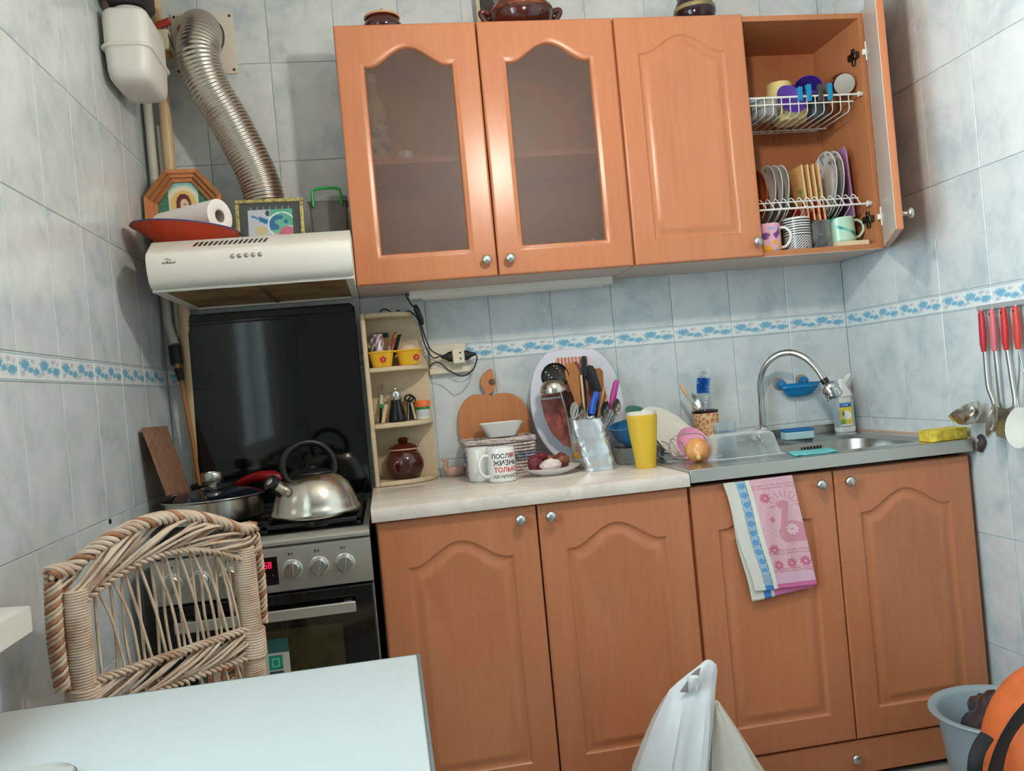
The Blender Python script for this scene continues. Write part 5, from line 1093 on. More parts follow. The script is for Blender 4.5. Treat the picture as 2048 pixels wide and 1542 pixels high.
# upturned clear tub
cx_, cy_ = 1.600, -.445
tag(M().loft([rr(.205, .135, .02, 6, ST+.001, cx_, cy_), rr(.205, .135, .02, 6, ST+.006, cx_, cy_), rr(.190, .122, .022, 6, ST+.008, cx_, cy_), rr(.165, .102, .024, 6, ST+.062, cx_, cy_), rr(.150, .09, .022, 6, ST+.068, cx_, cy_), rr(.08, .04, .012, 6, ST+.0685, cx_, cy_)], True, False, True).build('upturned_tub', glass_mat('milky_clear_plastic', (226, 232, 230), .95, .18, bump=.2, bscale=90.), None, 50), 'clear plastic tub upside down on the drainer beside the onion', 'tub')
def bristle(a, b, r, n, name, m_, t_):
    ax_ = axis_m(a, b); L_ = (b-a).length; rg = random.Random(3); m = M(); m.tube([(0, 0, 0), (0, 0, L_)], .002, 5, mx=ax_)
    for i in range(n):
        z = L_*rg.random(); an = 2*PI*rg.random(); q = r*rg.uniform(.85, 1.05); dz = rg.uniform(-.003, .003)
        m.tube([(0, 0, z), (q*math.cos(an), q*math.sin(an), z+dz)], .0008, 3, mx=ax_)
    o_ = m.build(name, m_, t_); o_['kind'] = 'stuff'; return o_
# clay utensil cup with brush and spoons
o = Vector((1.648, -.075, ST)); t = thing('clay_cup', 'carved brown clay cup behind the drying plates', 'cup', tuple(o)); CAR = NT('carved_clay'); v = CAR.coord('Object'); vo = CAR.n('ShaderNodeTexVoronoi'); CAR.l(v, vo.inputs['Vector']); vo.inputs['Scale'].default_value = 70; vo.feature = 'DISTANCE_TO_EDGE'
CAR.set(CAR.ramp(vo.outputs['Distance'], [(.05, lin((236, 196, 150))), (.2, lin((196, 130, 84)))]), .7)
M().lathe([(0, .002), (.032, 0), (.036, .02), (.041, .10), (.041, .118), (.036, .118), (.035, .02), (0, .01)], 36, o).build('cup_body', CAR.m, t, 50); M().lathe([(.0415, .112), (.0425, .12), (.036, .121), (.0355, .112)], 36, o).build('dark_rim', mat('dark_glaze', (40, 22, 20), .2), t, 50)
utensil('bottle_brush', 'blue bristled bottle brush standing in the clay cup', o+Vector((.004, 0, .02)), at(1406, 790, -.08), .0022, WPLAST, lambda t_: [bristle(at(1406, 786, -.08), at(1407, 756, -.08), .022, 420, 'bristles', mat('blue_bristles', (40, 130, 214), .6), t_), bristle(at(1405, 812, -.08), at(1406, 789, -.08), .018, 160, 'white_bristles', mat('white_bristles', (226, 230, 232), .6), t_), bristle(at(1407, 756, -.08), at(1407, 741, -.08), .016, 140, 'tip_bristles', MC['white_bristles'], t_)], cat='brush')
c = at(1388, 803, -.09); utensil('spoon', 'steel tablespoon standing in the clay cup', o+Vector((-.008, -.008, .02)), c, .0025, STEEL, lambda t_: M().lathe([(0, 0), (.6, .12), (.92, .38), (1.0, .5), (.9, .5), (.55, .22), (0, .12)], 24, mx=TM(c, rx=R(78), ry=R(-25)) @ Matrix.Diagonal((.016, .029, .02, 1))).build('spoon_bowl', STEEL, t_, 60), cat='spoon')
a, go = paddle(1383, 805, 1361, 768, -.085, .004, .008, PINE, 'spatula_end'); utensil('wooden_spatula', 'pale wooden spatula leaning left in the clay cup', o+Vector((-.012, 0, .02)), a, .004, PINE, go)
# glass of blue liquid
o = Vector((1.655, -.21, ST)); t = thing('drinking_glass', 'short glass of blue liquid behind the upturned tub', 'glass', tuple(o)); M().lathe([(0, .002), (.030, 0), (.0325, .085), (.031, .085), (.029, .005), (0, .005)], 32, o).build('glass_body', glass_mat('thin_glass', (226, 234, 236), .9, .04), t, 60)
M().lathe([(0, .006), (.028, .006), (.0295, .060), (0, .060)], 32, o).build('blue_liquid', mat('blue_liquid', (70, 146, 190), .1), t, 60)
# faucet
o = Vector((1.848, -.052, ST)); t = thing('kitchen_faucet', 'chrome mixer tap with tall curved spout and swivel spray head', 'faucet', tuple(o))
M().lathe([(.026, 0), (.026, .004), (.020, .008), (.019, .04), (.016, .046), (.012, .048)], 24, o).build('tap_base', CHROME, t, 50)
pts = [o+Vector((0, 0, .045)), at(1522, 800, -.055), at(1520, 765, -.06), at(1528, 735, -.075), at(1550, 712, -.10), at(1580, 705, -.13), at(1610, 716, -.16), at(1632, 736, -.18), at(1648, 760, -.195)]
M().tube(smoothp(pts, 8), .0105, 12).build('spout', CHROME, t, 60); ax = axis_m(pts[-1], pts[-1]+(pts[-1]-pts[-2])); dn = (pts[-1]-pts[-2]).normalized()
M().lathe([(.012, -.004), (.0125, .004), (.012, .012)], 20, mx=ax).build('joint_ring', BLACK, t, 50); M().lathe([(.009, .010), (.026, .018), (.030, .024), (.030, .036), (.027, .038), (.028, .058), (.024, .066), (0, .066)], 24, mx=ax).build('spray_head', CHROME, t, 50)
M().tube(smoothp([o+Vector((-.012, -.008, .02)), o+Vector((-.03, -.02, .034)), o+Vector((-.045, -.035, .024)), o+Vector((-.055, -.05, .012))], 5), [(.013, .010)]*5+[(.012, .008)]*5+[(.010, .005)]*5+[(.006, .003)], 10).build('lever', CHROME, t, 60); M().ball(o+Vector((-.018, -.012, .024)), .019, 18).build('lever_hub', CHROME, t, 60)
# soap dish
BLU = mat('bright_blue_plastic', (14, 130, 190), .3); t = thing('soap_dish', 'blue frog-shaped soap dish on suction cups stuck to the tiles', 'soap dish', tuple(at(1592, 795, -.03)))
ctr = at(1592, 772, 0); W2 = .072; rows_ = []
for i in range(9):
    k = i/8; z = ctr.z-.036+.046*k; ww = W2*(.45+.55*k**.6); dd = .020+.034*k**.7; rows_.append([(ctr.x+ww*math.cos(2*PI*j/32), -.005-dd/2+dd/2*math.sin(2*PI*j/32), z) for j in range(32)])
inn = [[(ctr.x+(q[0]-ctr.x)*.93, -.005-(.5*.054)+(q[1]+.005+.5*.054)*.88, q[2]-dz) for q in rows_[-1]] for dz in (.0, .014)]
M().loft(rows_+inn, True, True, True).build('tray', BLU, t, 60)
for u, v in ((1562, 769), (1607, 762)):
    p = at(u, v, -.006); e = M().lathe([(.0165, 0), (.0155, .006), (.010, .008), (0, .008)], 24, mx=TM((p.x, -.005, p.z), rx=R(90))).build('eye_lug', BLU, t, 50); M().lathe([(.022, 0), (.018, .003), (.006, .0045)], 24, mx=TM((p.x-.004, -.0003, p.z+.002), rx=R(90))).build('suction_cup', glass_mat('clear_rubber', (214, 190, 160), .5, .3), e, 50); M().ball((p.x, -.013, p.z), .004, 10).build('pin', mat('tan_pin', (190, 140, 110), .5), e, 60)
# spray bottle
o = Vector((2.138, -.052, ST)); t = thing('detergent_bottle', 'translucent dish soap bottle with yellow lemon label in the sink corner', 'bottle', tuple(o))
M().loft([rr(.058, .040, .014, 5, ST+.0005, o.x, o.y), rr(.064, .046, .016, 5, ST+.006, o.x, o.y), rr(.064, .046, .016, 5, ST+.018, o.x, o.y)]).build('base_band', PORC, t, 50)
M().loft([rr(.0635, .0455, .016, 5, ST+.018, o.x, o.y), rr(.062, .044, .016, 5, ST+.120, o.x, o.y)], True, True, True).build('bottle_body', glass_mat('milky_bottle', (196, 204, 204), .35, .25), t, 50)
M().loft([rr(.062, .044, .016, 5, ST+.120, o.x, o.y), rr(.058, .040, .016, 5, ST+.130, o.x, o.y), rr(.034, .028, .012, 5, ST+.150, o.x, o.y), rr(.026, .024, .011, 5, ST+.168, o.x, o.y), rr(.024, .022, .010, 5, ST+.178, o.x, o.y)]).build('shoulder', PORC, t, 50)
M().tube([o+Vector((.006, 0, .162)), o+Vector((.022, -.006, .182)), o+Vector((.030, -.008, .190))], [.010, .008, .006], 10).build('spout_cap', PORC, t, 50)
def lab(u, v):
    c = (232, 202, 60)
    if v > .80: c = (226, 226, 206) if v < .95 else (200, 206, 210)
    if .64 < v < .76: c = (30, 84, 160)
    if .76 < v < .81: c = (110, 170, 210)
    if math.hypot((u-.6)/.34, (v-.36)/.16) < 1: c = (238, 238, 232)
    if math.hypot((u-.28)/.09, (v-.42)/.09) < 1: c = (110, 116, 120)
    if u < .42 and v < .22: c = (120, 168, 60)
    if v < .06: c = (236, 236, 226)
    if .69 < v < .73 and .15 < u < .85 and (u*26) % 1 < .6: c = (220, 230, 240)
    return lin(c)
M().grid(lambda u, v: (o.x-.026+.040*u, o.y-.0232, ST+.022+.096*v), 30, 60, None, lab).build('label', vcol_mat('bottle_label', .35), t)
# sponges and cloth
SB = TM((1.935, -.115, ST), rz=R(-12)); t = thing('scouring_sponge', 'blue topped pale scouring sponge behind the sink bowl', 'sponge', (1.935, -.115, ST))
M().box(-.046, .046, -.030, .030, .001, .026, SB).build('sponge_block', mat('pale_blue_sponge', (176, 206, 212), .9, bump=1., bscale=300.), t, bevel=.004); M().box(-.046, .046, -.030, .030, .026, .034, SB).build('scouring_pad', mat('blue_pad', (30, 110, 176), .9, bump=1., bscale=400.), t, bevel=.002)
YS = TM((2.135, -.555, ST), rz=R(6)); m = M(); m.loft([[(p[0]*(1+.03*mnoise.noise(Vector((p[0]*60, p[1]*60, k)))), p[1]*(1+.08*mnoise.noise(Vector((p[0]*50, p[1]*50, k+4)))), p[2]) for p in rr(.115, .065, .012, 6, z)] for k, z in enumerate((.001, .006, .016, .026, .030))], True, True, True, YS)
tag(m.build('sponge', mat('yellow_sponge', (236, 206, 70), .9, bump=1., bscale=260., var=.2, vscale=90.), None, 50), 'yellow worn sponge on the right corner of the sink', 'sponge')
m = M().grid(lambda u, v: (1.695+.125*u+.03*v, -.565+.10*v, ST+.0015+.004*abs(mnoise.noise(Vector((u*4, v*4, 3))))), 16, 12); tag(m.build('dish_cloth', mat('turquoise_cloth', (104, 194, 196), .9, bump=.6, bscale=500.), None, 60, solid=.002), 'turquoise folded dish cloth on the front edge of the sink', 'cloth')
tag(M().tube(smoothp([(2.199, -.615, ST+.006), (2.2, -.625, ST-.004), (2.198, -.62, ST-.02), (2.2, -.61, ST-.035)], 4), [.008]*5+[.011]*4+[.008]*3+[.004], 8).build('sealant_lump', mat('dark_sealant', (72, 56, 52), .6), None, 60), 'dark lump of sealant at the right front corner of the sink', 'sealant')

# ================================================================== LADLES ON THE RIGHT WALL
t = thing('utensil_rail', 'grey hanging rail fixed on the right wall tiles', 'rail', (W, -.8, 1.215))
M().box(W-.014, W-.0003, -1.02, -.655, 1.212, 1.226).build('rail_bar', mat('grey_rail', (176, 180, 182), .4, .3), t, bevel=.002)
RH = [((190, 42, 60), 'dark red', -.685), ((214, 108, 116), 'faded pink', -.724), ((200, 44, 46), 'red', -.765), ((206, 66, 54), 'orange red', -.806)]
for i, (c3, nm, y) in enumerate(RH):
    M().tube([(W-.014, y, 1.216), (W-.022, y, 1.212), (W-.022, y, 1.204)], .002, 6).build('hook', KNOB, t)
    xx = W-.024; hz1, hz0 = 1.212, 1.105; what = ('soup ladle', 'flat turner', 'serving spoon', 'slotted skimmer')[i]
    q = thing(what.replace(' ', '_'), 'steel %s with %s plastic handle hanging on the right wall' % (what, nm), 'utensil', (xx, y, .88))
    M().tube([(xx, y, hz1), (xx, y, hz1-.01), (xx, y, 1.16), (xx, y+.002, 1.125), (xx, y+.002, hz0)], [(.0045, .006), (.0065, .0085), (.008, .0105), (.0075, .010), (.0055, .0065)], 12, flat=(1, 0, 0)).build('grip', mat('handle_'+nm.replace(' ', '_'), c3, .45), q, 60)
    M().lathe([(.0024, 0), (0, .0005)], 10, mx=TM((xx-.0072, y, hz1-.012), ry=R(-90))).build('hanging_hole', BLACK, q)
    if i == 0:
        M().tube(smoothp([(xx, y+.002, hz0), (xx, y+.003, 1.02), (xx+.002, y-.006, .985), (xx, y-.014, .965)], 5), (.0022, .0048), 8, flat=(1, 0, 0)).build('shaft', STEEL, q, 60)
        M().lathe([(0, 0), (.014, .002), (.030, .012), (.040, .030), (.0425, .042), (.041, .042), (.038, .030), (.028, .014), (0, .003)], 32, (0, 0, 0), TM((xx-.030, y+.028, .922), rx=R(-28), ry=R(-12))).build('ladle_bowl', KSTEEL, q, 60)
    elif i == 1:
        M().tube([(xx, y+.002, hz0), (xx+.002, y+.004, .98), (xx+.006, y+.004, .955)], (.0022, .0048), 8, flat=(1, 0, 0)).build('shaft', STEEL, q, 60)
        M().prism([(y-.024, .955), (y+.028, .962), (y+.036, .90), (y+.030, .885), (y-.02, .875)], xx+.006, xx+.0075, 'x').build('turner_blade', STEEL, q)
    elif i == 2:
        M().tube(smoothp([(xx, y+.002, hz0), (xx, y-.004, 1.03), (xx-.002, y-.010, .97), (xx-.008, y+.004, .955)], 5), (.0022, .0048), 8, flat=(1, 0, 0)).build('shaft', STEEL, q, 60)
        M().lathe([(0, 0), (.6, .16), (.92, .42), (1.0, .55), (.92, .55), (.55, .26), (0, .10)], 28, (0, 0, 0), TM((xx-.02, y+.030, .925), rx=R(-18), ry=R(-72)) @ Matrix.Diagonal((.044, .028, .03, 1))).build('spoon_bowl', KSTEEL, q, 60)
    else:
        for dy in (.012, -.020): M().tube(smoothp([(xx, y, hz0), (xx, y+dy*.6, 1.04), (xx-.002, y+dy*1.5, .985), (xx-.004, y+dy*1.1, .958)], 5), .0022, 8).build('shaft', STEEL, q, 60)
        M().lathe([(0, 0), (.6, .12), (.95, .40), (1.0, .5), (.93, .5), (.55, .2), (0, .08)], 32, (0, 0, 0), TM((xx-.014, y-.012, .912), ry=R(-80)) @ Matrix.Diagonal((.050, .048, .03, 1))).build('skimmer_head', mat('white_spoon', (226, 224, 214), .35), q, 60)

# ================================================================== KETTLE AND PANS ON THE STOVE
o = Vector((.440, -.455, GZ)); t = thing('kettle', 'brushed steel whistling kettle with black arched handle on the front burner', 'kettle', tuple(o))
M().lathe([(0, .001), (.100, 0), (.108, .003), (.113, .010), (.1135, .016), (.107, .026), (.103, .040), (.097, .060), (.086, .080), (.069, .098), (.050, .108), (.046, .110)], 64, o).build('kettle_body', KSTEEL, t, 60)
M().lathe([(.046, .108), (.050, .110), (.049, .113), (.036, .119), (.020, .123), (.009, .124), (.008, .130), (.012, .134), (0, .136)], 32, o).build('lid', BLACK, t, 50)
hm_ = TM(o, rz=R(14))
hp = smoothp([(-.064, 0, .100), (-.072, 0, .120), (-.070, 0, .150), (-.048, 0, .178), (-.010, 0, .190), (.026, 0, .180), (.050, 0, .152), (.056, 0, .122), (.052, 0, .106)], 6)
M().tube(hp, (.0125, .0085), 12, False, hm_, flat=(0, 1, 0)).build('handle', BLACK, t, 60)
sd = [Vector((-.068, -.040, .072)), Vector((-.090, -.062, .096))]
M().tube([o+sd[0], o+sd[0].lerp(sd[1], .5), o+sd[1]], [.0195, .0180, .0170], 20).build('spout', KSTEEL, t, 60)
wd = (sd[1]-sd[0]).normalized(); M().tube([o+sd[1], o+sd[1]+wd*.004, o+sd[1]+wd*.014, o+sd[1]+wd*.016], [.0180, .0200, .0200, .0170], 20).build('whistle_cap', BLACK, t, 50); M().tube([o+sd[1]+wd*.016, o+sd[1]+wd*.0175], [.0095, .008], 16).build('whistle_disc', KNOB, t, 50)
o = Vector((.162, -.300, GZ)); t = thing('saucepan', 'wide steel saucepan with dark glass lid on the left burners', 'saucepan', tuple(o))
M().lathe([(0, .001), (.120, 0), (.127, .004), (.128, .058), (.132, .061), (.126, .061), (.124, .006), (0, .005)], 56, o).build('pan_body', KSTEEL, t, 50)
l = M().lathe([(.1335, .060), (.1345, .063), (.133, .0655), (.128, .067), (.09, .078), (.04, .084), (0, .085)], 56, o).build('lid', mat('dark_blue_glass', (12, 20, 34), .05), t, 60)
M().tube([o+Vector((.1335*math.cos(a), .1335*math.sin(a), .0625)) for a in [2*PI*i/56 for i in range(56)]], .0026, 6, True).build('lid_rim', STEEL, l, 60)
M().lathe([(.030, .084), (.034, .0855), (.030, .088), (.012, .090), (.012, .096), (.026, .099), (.0285, .102), (.0285, .124), (.026, .128), (.020, .1285), (.018, .124), (0, .123)], 32, o).build('lid_knob', STEEL, l, 40)
t = thing('skillet', 'small dark skillet with red handle set down behind the saucepan lid', 'skillet', (.17, -.115, GZ))
M().lathe([(0, .002), (.055, 0), (.062, .004), (.068, .085), (.066, .085), (.058, .006), (0, .005)], 32, (.13, -.105, GZ)).build('skillet_body', IRON, t, 50)
M().tube([(.19, -.115, GZ+.072), (.225, -.13, GZ+.084), (.265, -.155, GZ+.092), (.305, -.175, GZ+.090), (.322, -.183, GZ+.083), (.328, -.186, GZ+.078)], [.010, .013, .0165, .017, .013, .004], 14).build('red_grip', mat('dark_red_plastic', (150, 22, 24), .3), t, 60)
q = [P('x', .012, 282, 857), P('x', .012, 330, 853), P('x', .060, 378, 985), P('x', .060, 333, 992)]
nn = (q[1]-q[0]).cross(q[3]-q[0]).normalized(); nn = nn if nn.x > 0 else -nn
m = M().loft([q, [p+nn*.006 for p in q]]); tag(m.build('hardboard_strip', mat('brown_hardboard', (166, 122, 92), .8, var=.18, vscale=60., bump=.4, bscale=300.), None), 'brown hardboard strip leaning on the left wall behind the saucepan', 'board')

# ================================================================== TOWEL
TQ = [(1446, 967), (1584, 950), (1632, 1168), (1508, 1182)]
def tow_pos(u, v, y0, ext=0.):
    a = [at(*TQ[i], y0) for i in range(4)]; top = a[0].lerp(a[1], u); bot = a[3].lerp(a[2], u); p = top.lerp(bot, v)
    w_ = math.sin(v*3)*(.0035*math.sin(u*9+.8)+.002*math.sin(u*21+v*4)); p.y += -.004*v+w_-.004*math.exp(-((u-.2)/.1)**2)*v; p.x += .004*math.sin(v*9)*(1-u)*.6
    return p
def flower(x, y, cx, cy, r, k=9):
    d = math.hypot(x-cx, y-cy); a = math.atan2(y-cy, x-cx)
    return .22*r < d < r*(.62+.38*abs(math.cos(k*a/2)))
def tcol(u, v):
    x, y = u, v*1.75
    if u < .165: return lin((224, 220, 208))
    if u < .305:
        if v > .955: return lin((70, 132, 196))
        f = (v*11.5) % 1
        if abs(u-.172) < .008 or abs(u-.298) < .008: return lin((110, 110, 104)) if (v*90) % 2 < 1 else lin((160, 190, 214))
        if .02 < v < .84 and flower(x, f*.152, .235, .076, .052, 8): return lin((92, 152, 206))
        if v > .86: return lin((150, 176, 200))
        return lin((162, 192, 214))
    if u < .365: return lin((232, 228, 214))
    base = (228, 180, 188)
    if v > .955: return lin((218, 110, 160))
    if v > .86: return lin((226, 182, 202))
    for dv in (.065, .09, .665, .69, .83, .85):
        if abs(v-dv) < .006 and (u*70) % 2 < 1.1: return lin((196, 130, 146))
    for cx, cy, r in ((.52, .31, .085), (.47, 1.13, .085), (.83, .84, .10), (.47, 1.38, .085), (.69, 1.37, .085), (.91, 1.36, .085), (.56, .66, .045)):
        if flower(x, y, cx, cy, r): return lin((208, 112, 140)) if r != .10 else lin((236, 196, 200))
    # bird in the weave
    if math.hypot((x-.84)/.22, (y-.90)/.19) < 1 and y < 1.04 or (abs(x-.80+.25*(y-.45)) < .05 and .40 < y < .80) or math.hypot((x-.76)/.09, (y-.44)/.07) < 1: return lin((214, 144, 156))
    d = math.hypot(x-.80, y-.46); a = math.atan2(y-.46, x-.80)
    if .13 < d < .24 and y < .50 and abs(math.sin(a*9)) < .35: return lin((200, 140, 152))
    n = mnoise.noise(Vector((u*30, v*50, 0)))
    return lin((220, 168, 178)) if n > .28 else lin(base)
t = thing('dish_towel', 'folded pink and blue patterned dish towel hanging over the sink cabinet door', 'towel', tuple(at(1560, 1180, -.592)))
TW_M = vcol_mat('woven_towel', .9, bump=.5, bscale=900.)
M().grid(lambda u, v: tow_pos(u, v, -.596), 110, 150, None, tcol).build('front_layer', TW_M, t, 60, solid=.0018)
TQ2 = TQ; TQ = [(1450, 967), (1582, 951), (1628, 1172), (1502, 1203)]
def tcol2(u, v):
    if u < .19: return lin((222, 218, 206))
    if u < .31: return lin((70, 132, 196))
    if u < .36: return lin((230, 226, 212))
    return lin((220, 116, 164))
M().grid(lambda u, v: tow_pos(u, v, -.590), 60, 60, None, tcol2).build('back_layer', TW_M, t, 60, solid=.0018)

# ================================================================== DINING TABLE
t = thing('dining_table', 'white table with linen-textured top and grey edge band in the foreground', 'table', (.335, -1.88, 0))
x = NT('white_linen_laminate'); v = x.coord('Object', (1, 1, 1)); wv = x.n('ShaderNodeTexWave'); wv.inputs['Scale'].default_value = 260; x.l(v, wv.inputs[0]); wv2 = x.n('ShaderNodeTexWave'); wv2.inputs['Scale'].default_value = 260; wv2.bands_direction = 'Y'; x.l(v, wv2.inputs[0])
f = x.ma('MULTIPLY', x.ma('ADD', wv.outputs[1], wv2.outputs[1]), .5); n = x.noise(v, 60, 3); x.set(x.mix(x.ma('MULTIPLY', x.ma('ADD', f, n), .5), lin((174, 178, 175)), lin((188, 191, 188))), .35); x.bump(f, .08, .0005)
TZ = .750
M().box(.012, .652, -2.34, -1.412, TZ-.026, TZ).build('table_top', x.m, t, bevel=.002); 
m = M(); m.box(.008, .656, -1.4118, -1.4085, TZ-.0265, TZ-.0008); m.box(.6522, .656, -2.34, -1.4118, TZ-.0265, TZ-.0008); m.build('edge_band', mat('grey_edge_band', (96, 102, 102), .5), t)
for a in (.05, .60):
    for b in (-2.28, -1.50): M().box(a-.02, a+.02, b-.02, b+.02, 0, TZ-.026).build('leg', mat('grey_leg', (150, 150, 150), .4), t, bevel=.003)
c = P('z', TZ, 78, 1560); t = thing('grey_case', 'rounded grey case lying on the table at the bottom left corner', 'case', (c.x-.03, c.y-.09, TZ)); cx_, cy_ = .140, -1.775
e0 = P('z', TZ+.012, 152, 1540); e1 = P('z', TZ+.012, 100, 1526); cx_, cy_ = e0.x-.105, e1.y-.080
M().loft([rr(.20, .155, .035, 8, TZ+.0005, cx_, cy_), rr(.21, .165, .038, 8, TZ+.003, cx_, cy_), rr(.21, .165, .038, 8, TZ+.009, cx_, cy_)]).build('case_base', mat('dark_grey_rim', (70, 74, 74), .4), t, 50)
M().loft([rr(.208, .163, .037, 8, TZ+.009, cx_, cy_), rr(.204, .159, .036, 8, TZ+.0125, cx_, cy_), rr(.18, .135, .03, 8, TZ+.014, cx_, cy_)]).build('case_lid', mat('warm_grey_shell', (172, 172, 164), .4), t, 50)
tag(M().lathe([(.006, 0), (.0055, .003), (0, .004)], 14, mx=TM(P('x', 0, 219, 1043), ry=R(90))).build('wall_plug', BLACK, None, 50), 'small black plug in the left wall above the wicker chair', 'plug')

# ================================================================== WICKER CHAIR
CA, CB = Vector((.085, -1.235, 0)), Vector((.372, -.950, 0)); cw = (CB-CA).length; crz = math.atan2(CB.y-CA.y, CB.x-CA.x)
ch = thing('wicker_chair', 'pale wicker chair with arched braided back beside the left wall', 'chair', tuple((CA+CB)/2), crz); CM = TM((CA+CB)/2, rz=crz)
WK = NT('pale_willow'); v = WK.coord('Object'); n = WK.noise(v, 22, 4); WK.set(WK.ramp(n, [(.3, lin((222, 200, 176))), (.55, lin((204, 178, 154))), (.72, lin((178, 134, 104)))]), .55); WK = WK.m
WKB = mat('brown_willow', (188, 126, 88), .55, var=.2)
hw = cw/2-.040; TOPZ = .868
def zt(x_): k = (x_+hw)/(2*hw); return TOPZ+.012+.062*math.sin(PI*min(max(k, 0), 1)*.92+.12)**.9
for sx in (-1, 1):   # wrapped posts
    prof = [(.016, .46)]; z = .46; i = 0
    while z < TOPZ: prof += [(.0195, z), (.0222, z+.0022), (.0195, z+.0044)]; z += .0046
    M().lathe(prof+[(.016, TOPZ)], 18, (sx*hw, 0, 0), CM).build('back_post', WK, ch, 60)
BR = random.Random(5)
def braid(name, path, half, n, span, r, mats, side=None, depth=.010):
    """rope of slanted strands along path(t): each strand climbs from one edge of the band to the other"""
    for i in range(n):
        sp2 = span*BR.uniform(.75, 1.25); t0 = (i/n)*(1+span)-span+BR.uniform(-.012, .012); pts = []; dj = BR.uniform(.6, 1.5); h2 = half*BR.uniform(.86, 1.08); zj = BR.uniform(-.003, .003)
        for k in range(11):
            tt = t0+sp2*k/10
            if not 0 <= tt <= 1: continue
            q, up = path(tt); f_ = -1+2*k/10; f_ = f_*(1.25-.25*f_*f_); pts.append(q+up*(h2*f_+zj)+Vector((0, -depth*dj*math.sin(PI*k/10), 0)))
        if len(pts) > 2: M().tube(smoothp(pts, 2), r*BR.uniform(.85, 1.12), 6, False, CM).build(name, mats[(i*7) % len(mats)], ch, 60)
def p_top(t_): x_ = -hw-.030+(2*hw+.056)*t_; return Vector((x_, 0, zt(x_)-.018)), Vector((0, 0, 1))
braid('rail_strand', p_top, .031, 27, .42, .0031, [WK, WK, WK, WK, WK], None, .014); 
def p_top2(t_): x_ = -hw-.030+(2*hw+.056)*t_; return Vector((x_, .014, zt(x_)-.014)), Vector((0, 0, 1))
braid('rail_strand', p_top2, .028, 30, .30, .0034, [WK, WK, WKB])
def rope(name, path, n, amp, r, turns, mats):
    """twisted rope of n continuous strands along path(t) -> (point, side vector, other vector)"""
    for k in range(n):
        pts = []
        for i in range(int(turns*12)+1):
            t_ = i/(turns*12); q, u_, w_ = path(t_); a_ = 2*PI*(turns*t_+k/n); pts.append(q+u_*amp[0]*math.cos(a_)+w_*amp[1]*math.sin(a_))
        M().tube(pts, r, 6, False, CM).build(name, mats[k % len(mats)], ch, 60)
def p_crown(t_): x_ = -hw-.036+(2*hw+.066)*t_; return Vector((x_, .006, zt(x_)+.013)), Vector((0, 1, 0)), Vector((0, 0, 1))
rope('crown_strand', p_crown, 5, (.018, .009), .0042, 7, [WK, WK, WKB, WK, WK])
def p_rail_low(t_): x_ = -hw+.01+(2*hw-.02)*t_; return Vector((x_, -.004, zt(x_)-.049)), Vector((0, 1, 0)), Vector((0, 0, 1))
rope('rail_edge_strand', p_rail_low, 3, (.010, .004), .0030, 9, [WK])
def p_mid(t_): return Vector((-hw-.006+(2*hw+.012)*t_, 0, .688)), Vector((0, 0, 1))
braid('mid_rail_strand', p_mid, .026, 21, .46, .0031, [WK, WK, WK], None, .014); 
def p_mid2(t_): return Vector((-hw-.006+(2*hw+.012)*t_, .012, .688)), Vector((0, 0, 1))
braid('mid_rail_strand', p_mid2, .022, 18, .40, .0034, [WK])
def p_edge(s_): return lambda t_: (Vector((s_*(hw+.030+.004*math.sin(PI*t_)), .002, .715+(TOPZ+.022-.715)*t_)), Vector((1, 0, 0)), Vector((0, 1, 0)))
rope('edge_strand', p_edge(-1), 5, (.010, .012), .0036, 4.5, [WK, WKB, WK, WK, WKB]); rope('edge_strand', p_edge(1), 4, (.006, .010), .0034, 4.5, [WK, WKB, WK, WK])
for zz in (.662, .714): rope('mid_edge_strand', lambda t_, zz=zz: (Vector((-hw+.01+(2*hw-.02)*t_, -.004, zz)), Vector((0, 1, 0)), Vector((0, 0, 1))), 3, (.010, .0045), .0030, 9, [WK])
for sx in (-1, 1):
    for i in range(10):   # wrapping where the rails meet the posts
        z = .664+i*.0052; M().tube([(sx*hw+.0245*math.cos(a), .0245*math.sin(a), z+.004*math.sin(a)) for a in [2*PI*j/14 for j in range(14)]], .0032, 5, True, CM).build('binding', WK, ch, 60)
nl = 11
for i in range(nl):
    xa = -hw+.035+(2*hw-.07)*i/(nl-1); sw_ = .006*math.sin(i*2.1)
    M().tube(smoothp([(xa, .004, zt(xa)-.035), (xa+sw_, .007, .79), (xa, .004, .70)], 4), .0027, 6, False, CM).build('upright_strand', WK, ch, 60)
    M().tube(smoothp([(xa-.004, -.002, zt(xa)-.035), (xa+.022+sw_, -.004, .80), (xa+.040, .001, .70)] if xa+.040 < hw else [(xa-.03, -.002, zt(xa-.03)-.035), (xa-.01, -.004, .80), (xa, .001, .70)], 4), .0027, 6, False, CM).build('slanted_strand', WK, ch, 60)
    M().tube([(xa, .004, .68), (xa-.004, .006, .58), (xa, .004, .47)], .0027, 6, False, CM).build('upright_strand', WK, ch, 60)
    M().tube([(xa-.01, -.002, .68), (xa+.012, -.003, .58), (xa+.030 if xa+.03 < hw else xa, .001, .47)], .0027, 6, False, CM).build('slanted_strand', WK, ch, 60)
M().loft([[(p[0], p[1], p[2]) for p in rr(2*hw+.05, .38, .06, 6, z, 0, -.185)] for z in (.425, .43, .462, .468)], True, True, True, CM).build('seat', WK, ch, 50)
for a in (-hw, hw):
    for b in (0, -.33): M().tube([(a, b, 0), (a, b, .43 if b else .46)], .017, 12, False, CM).build('leg', WK, ch, 60)

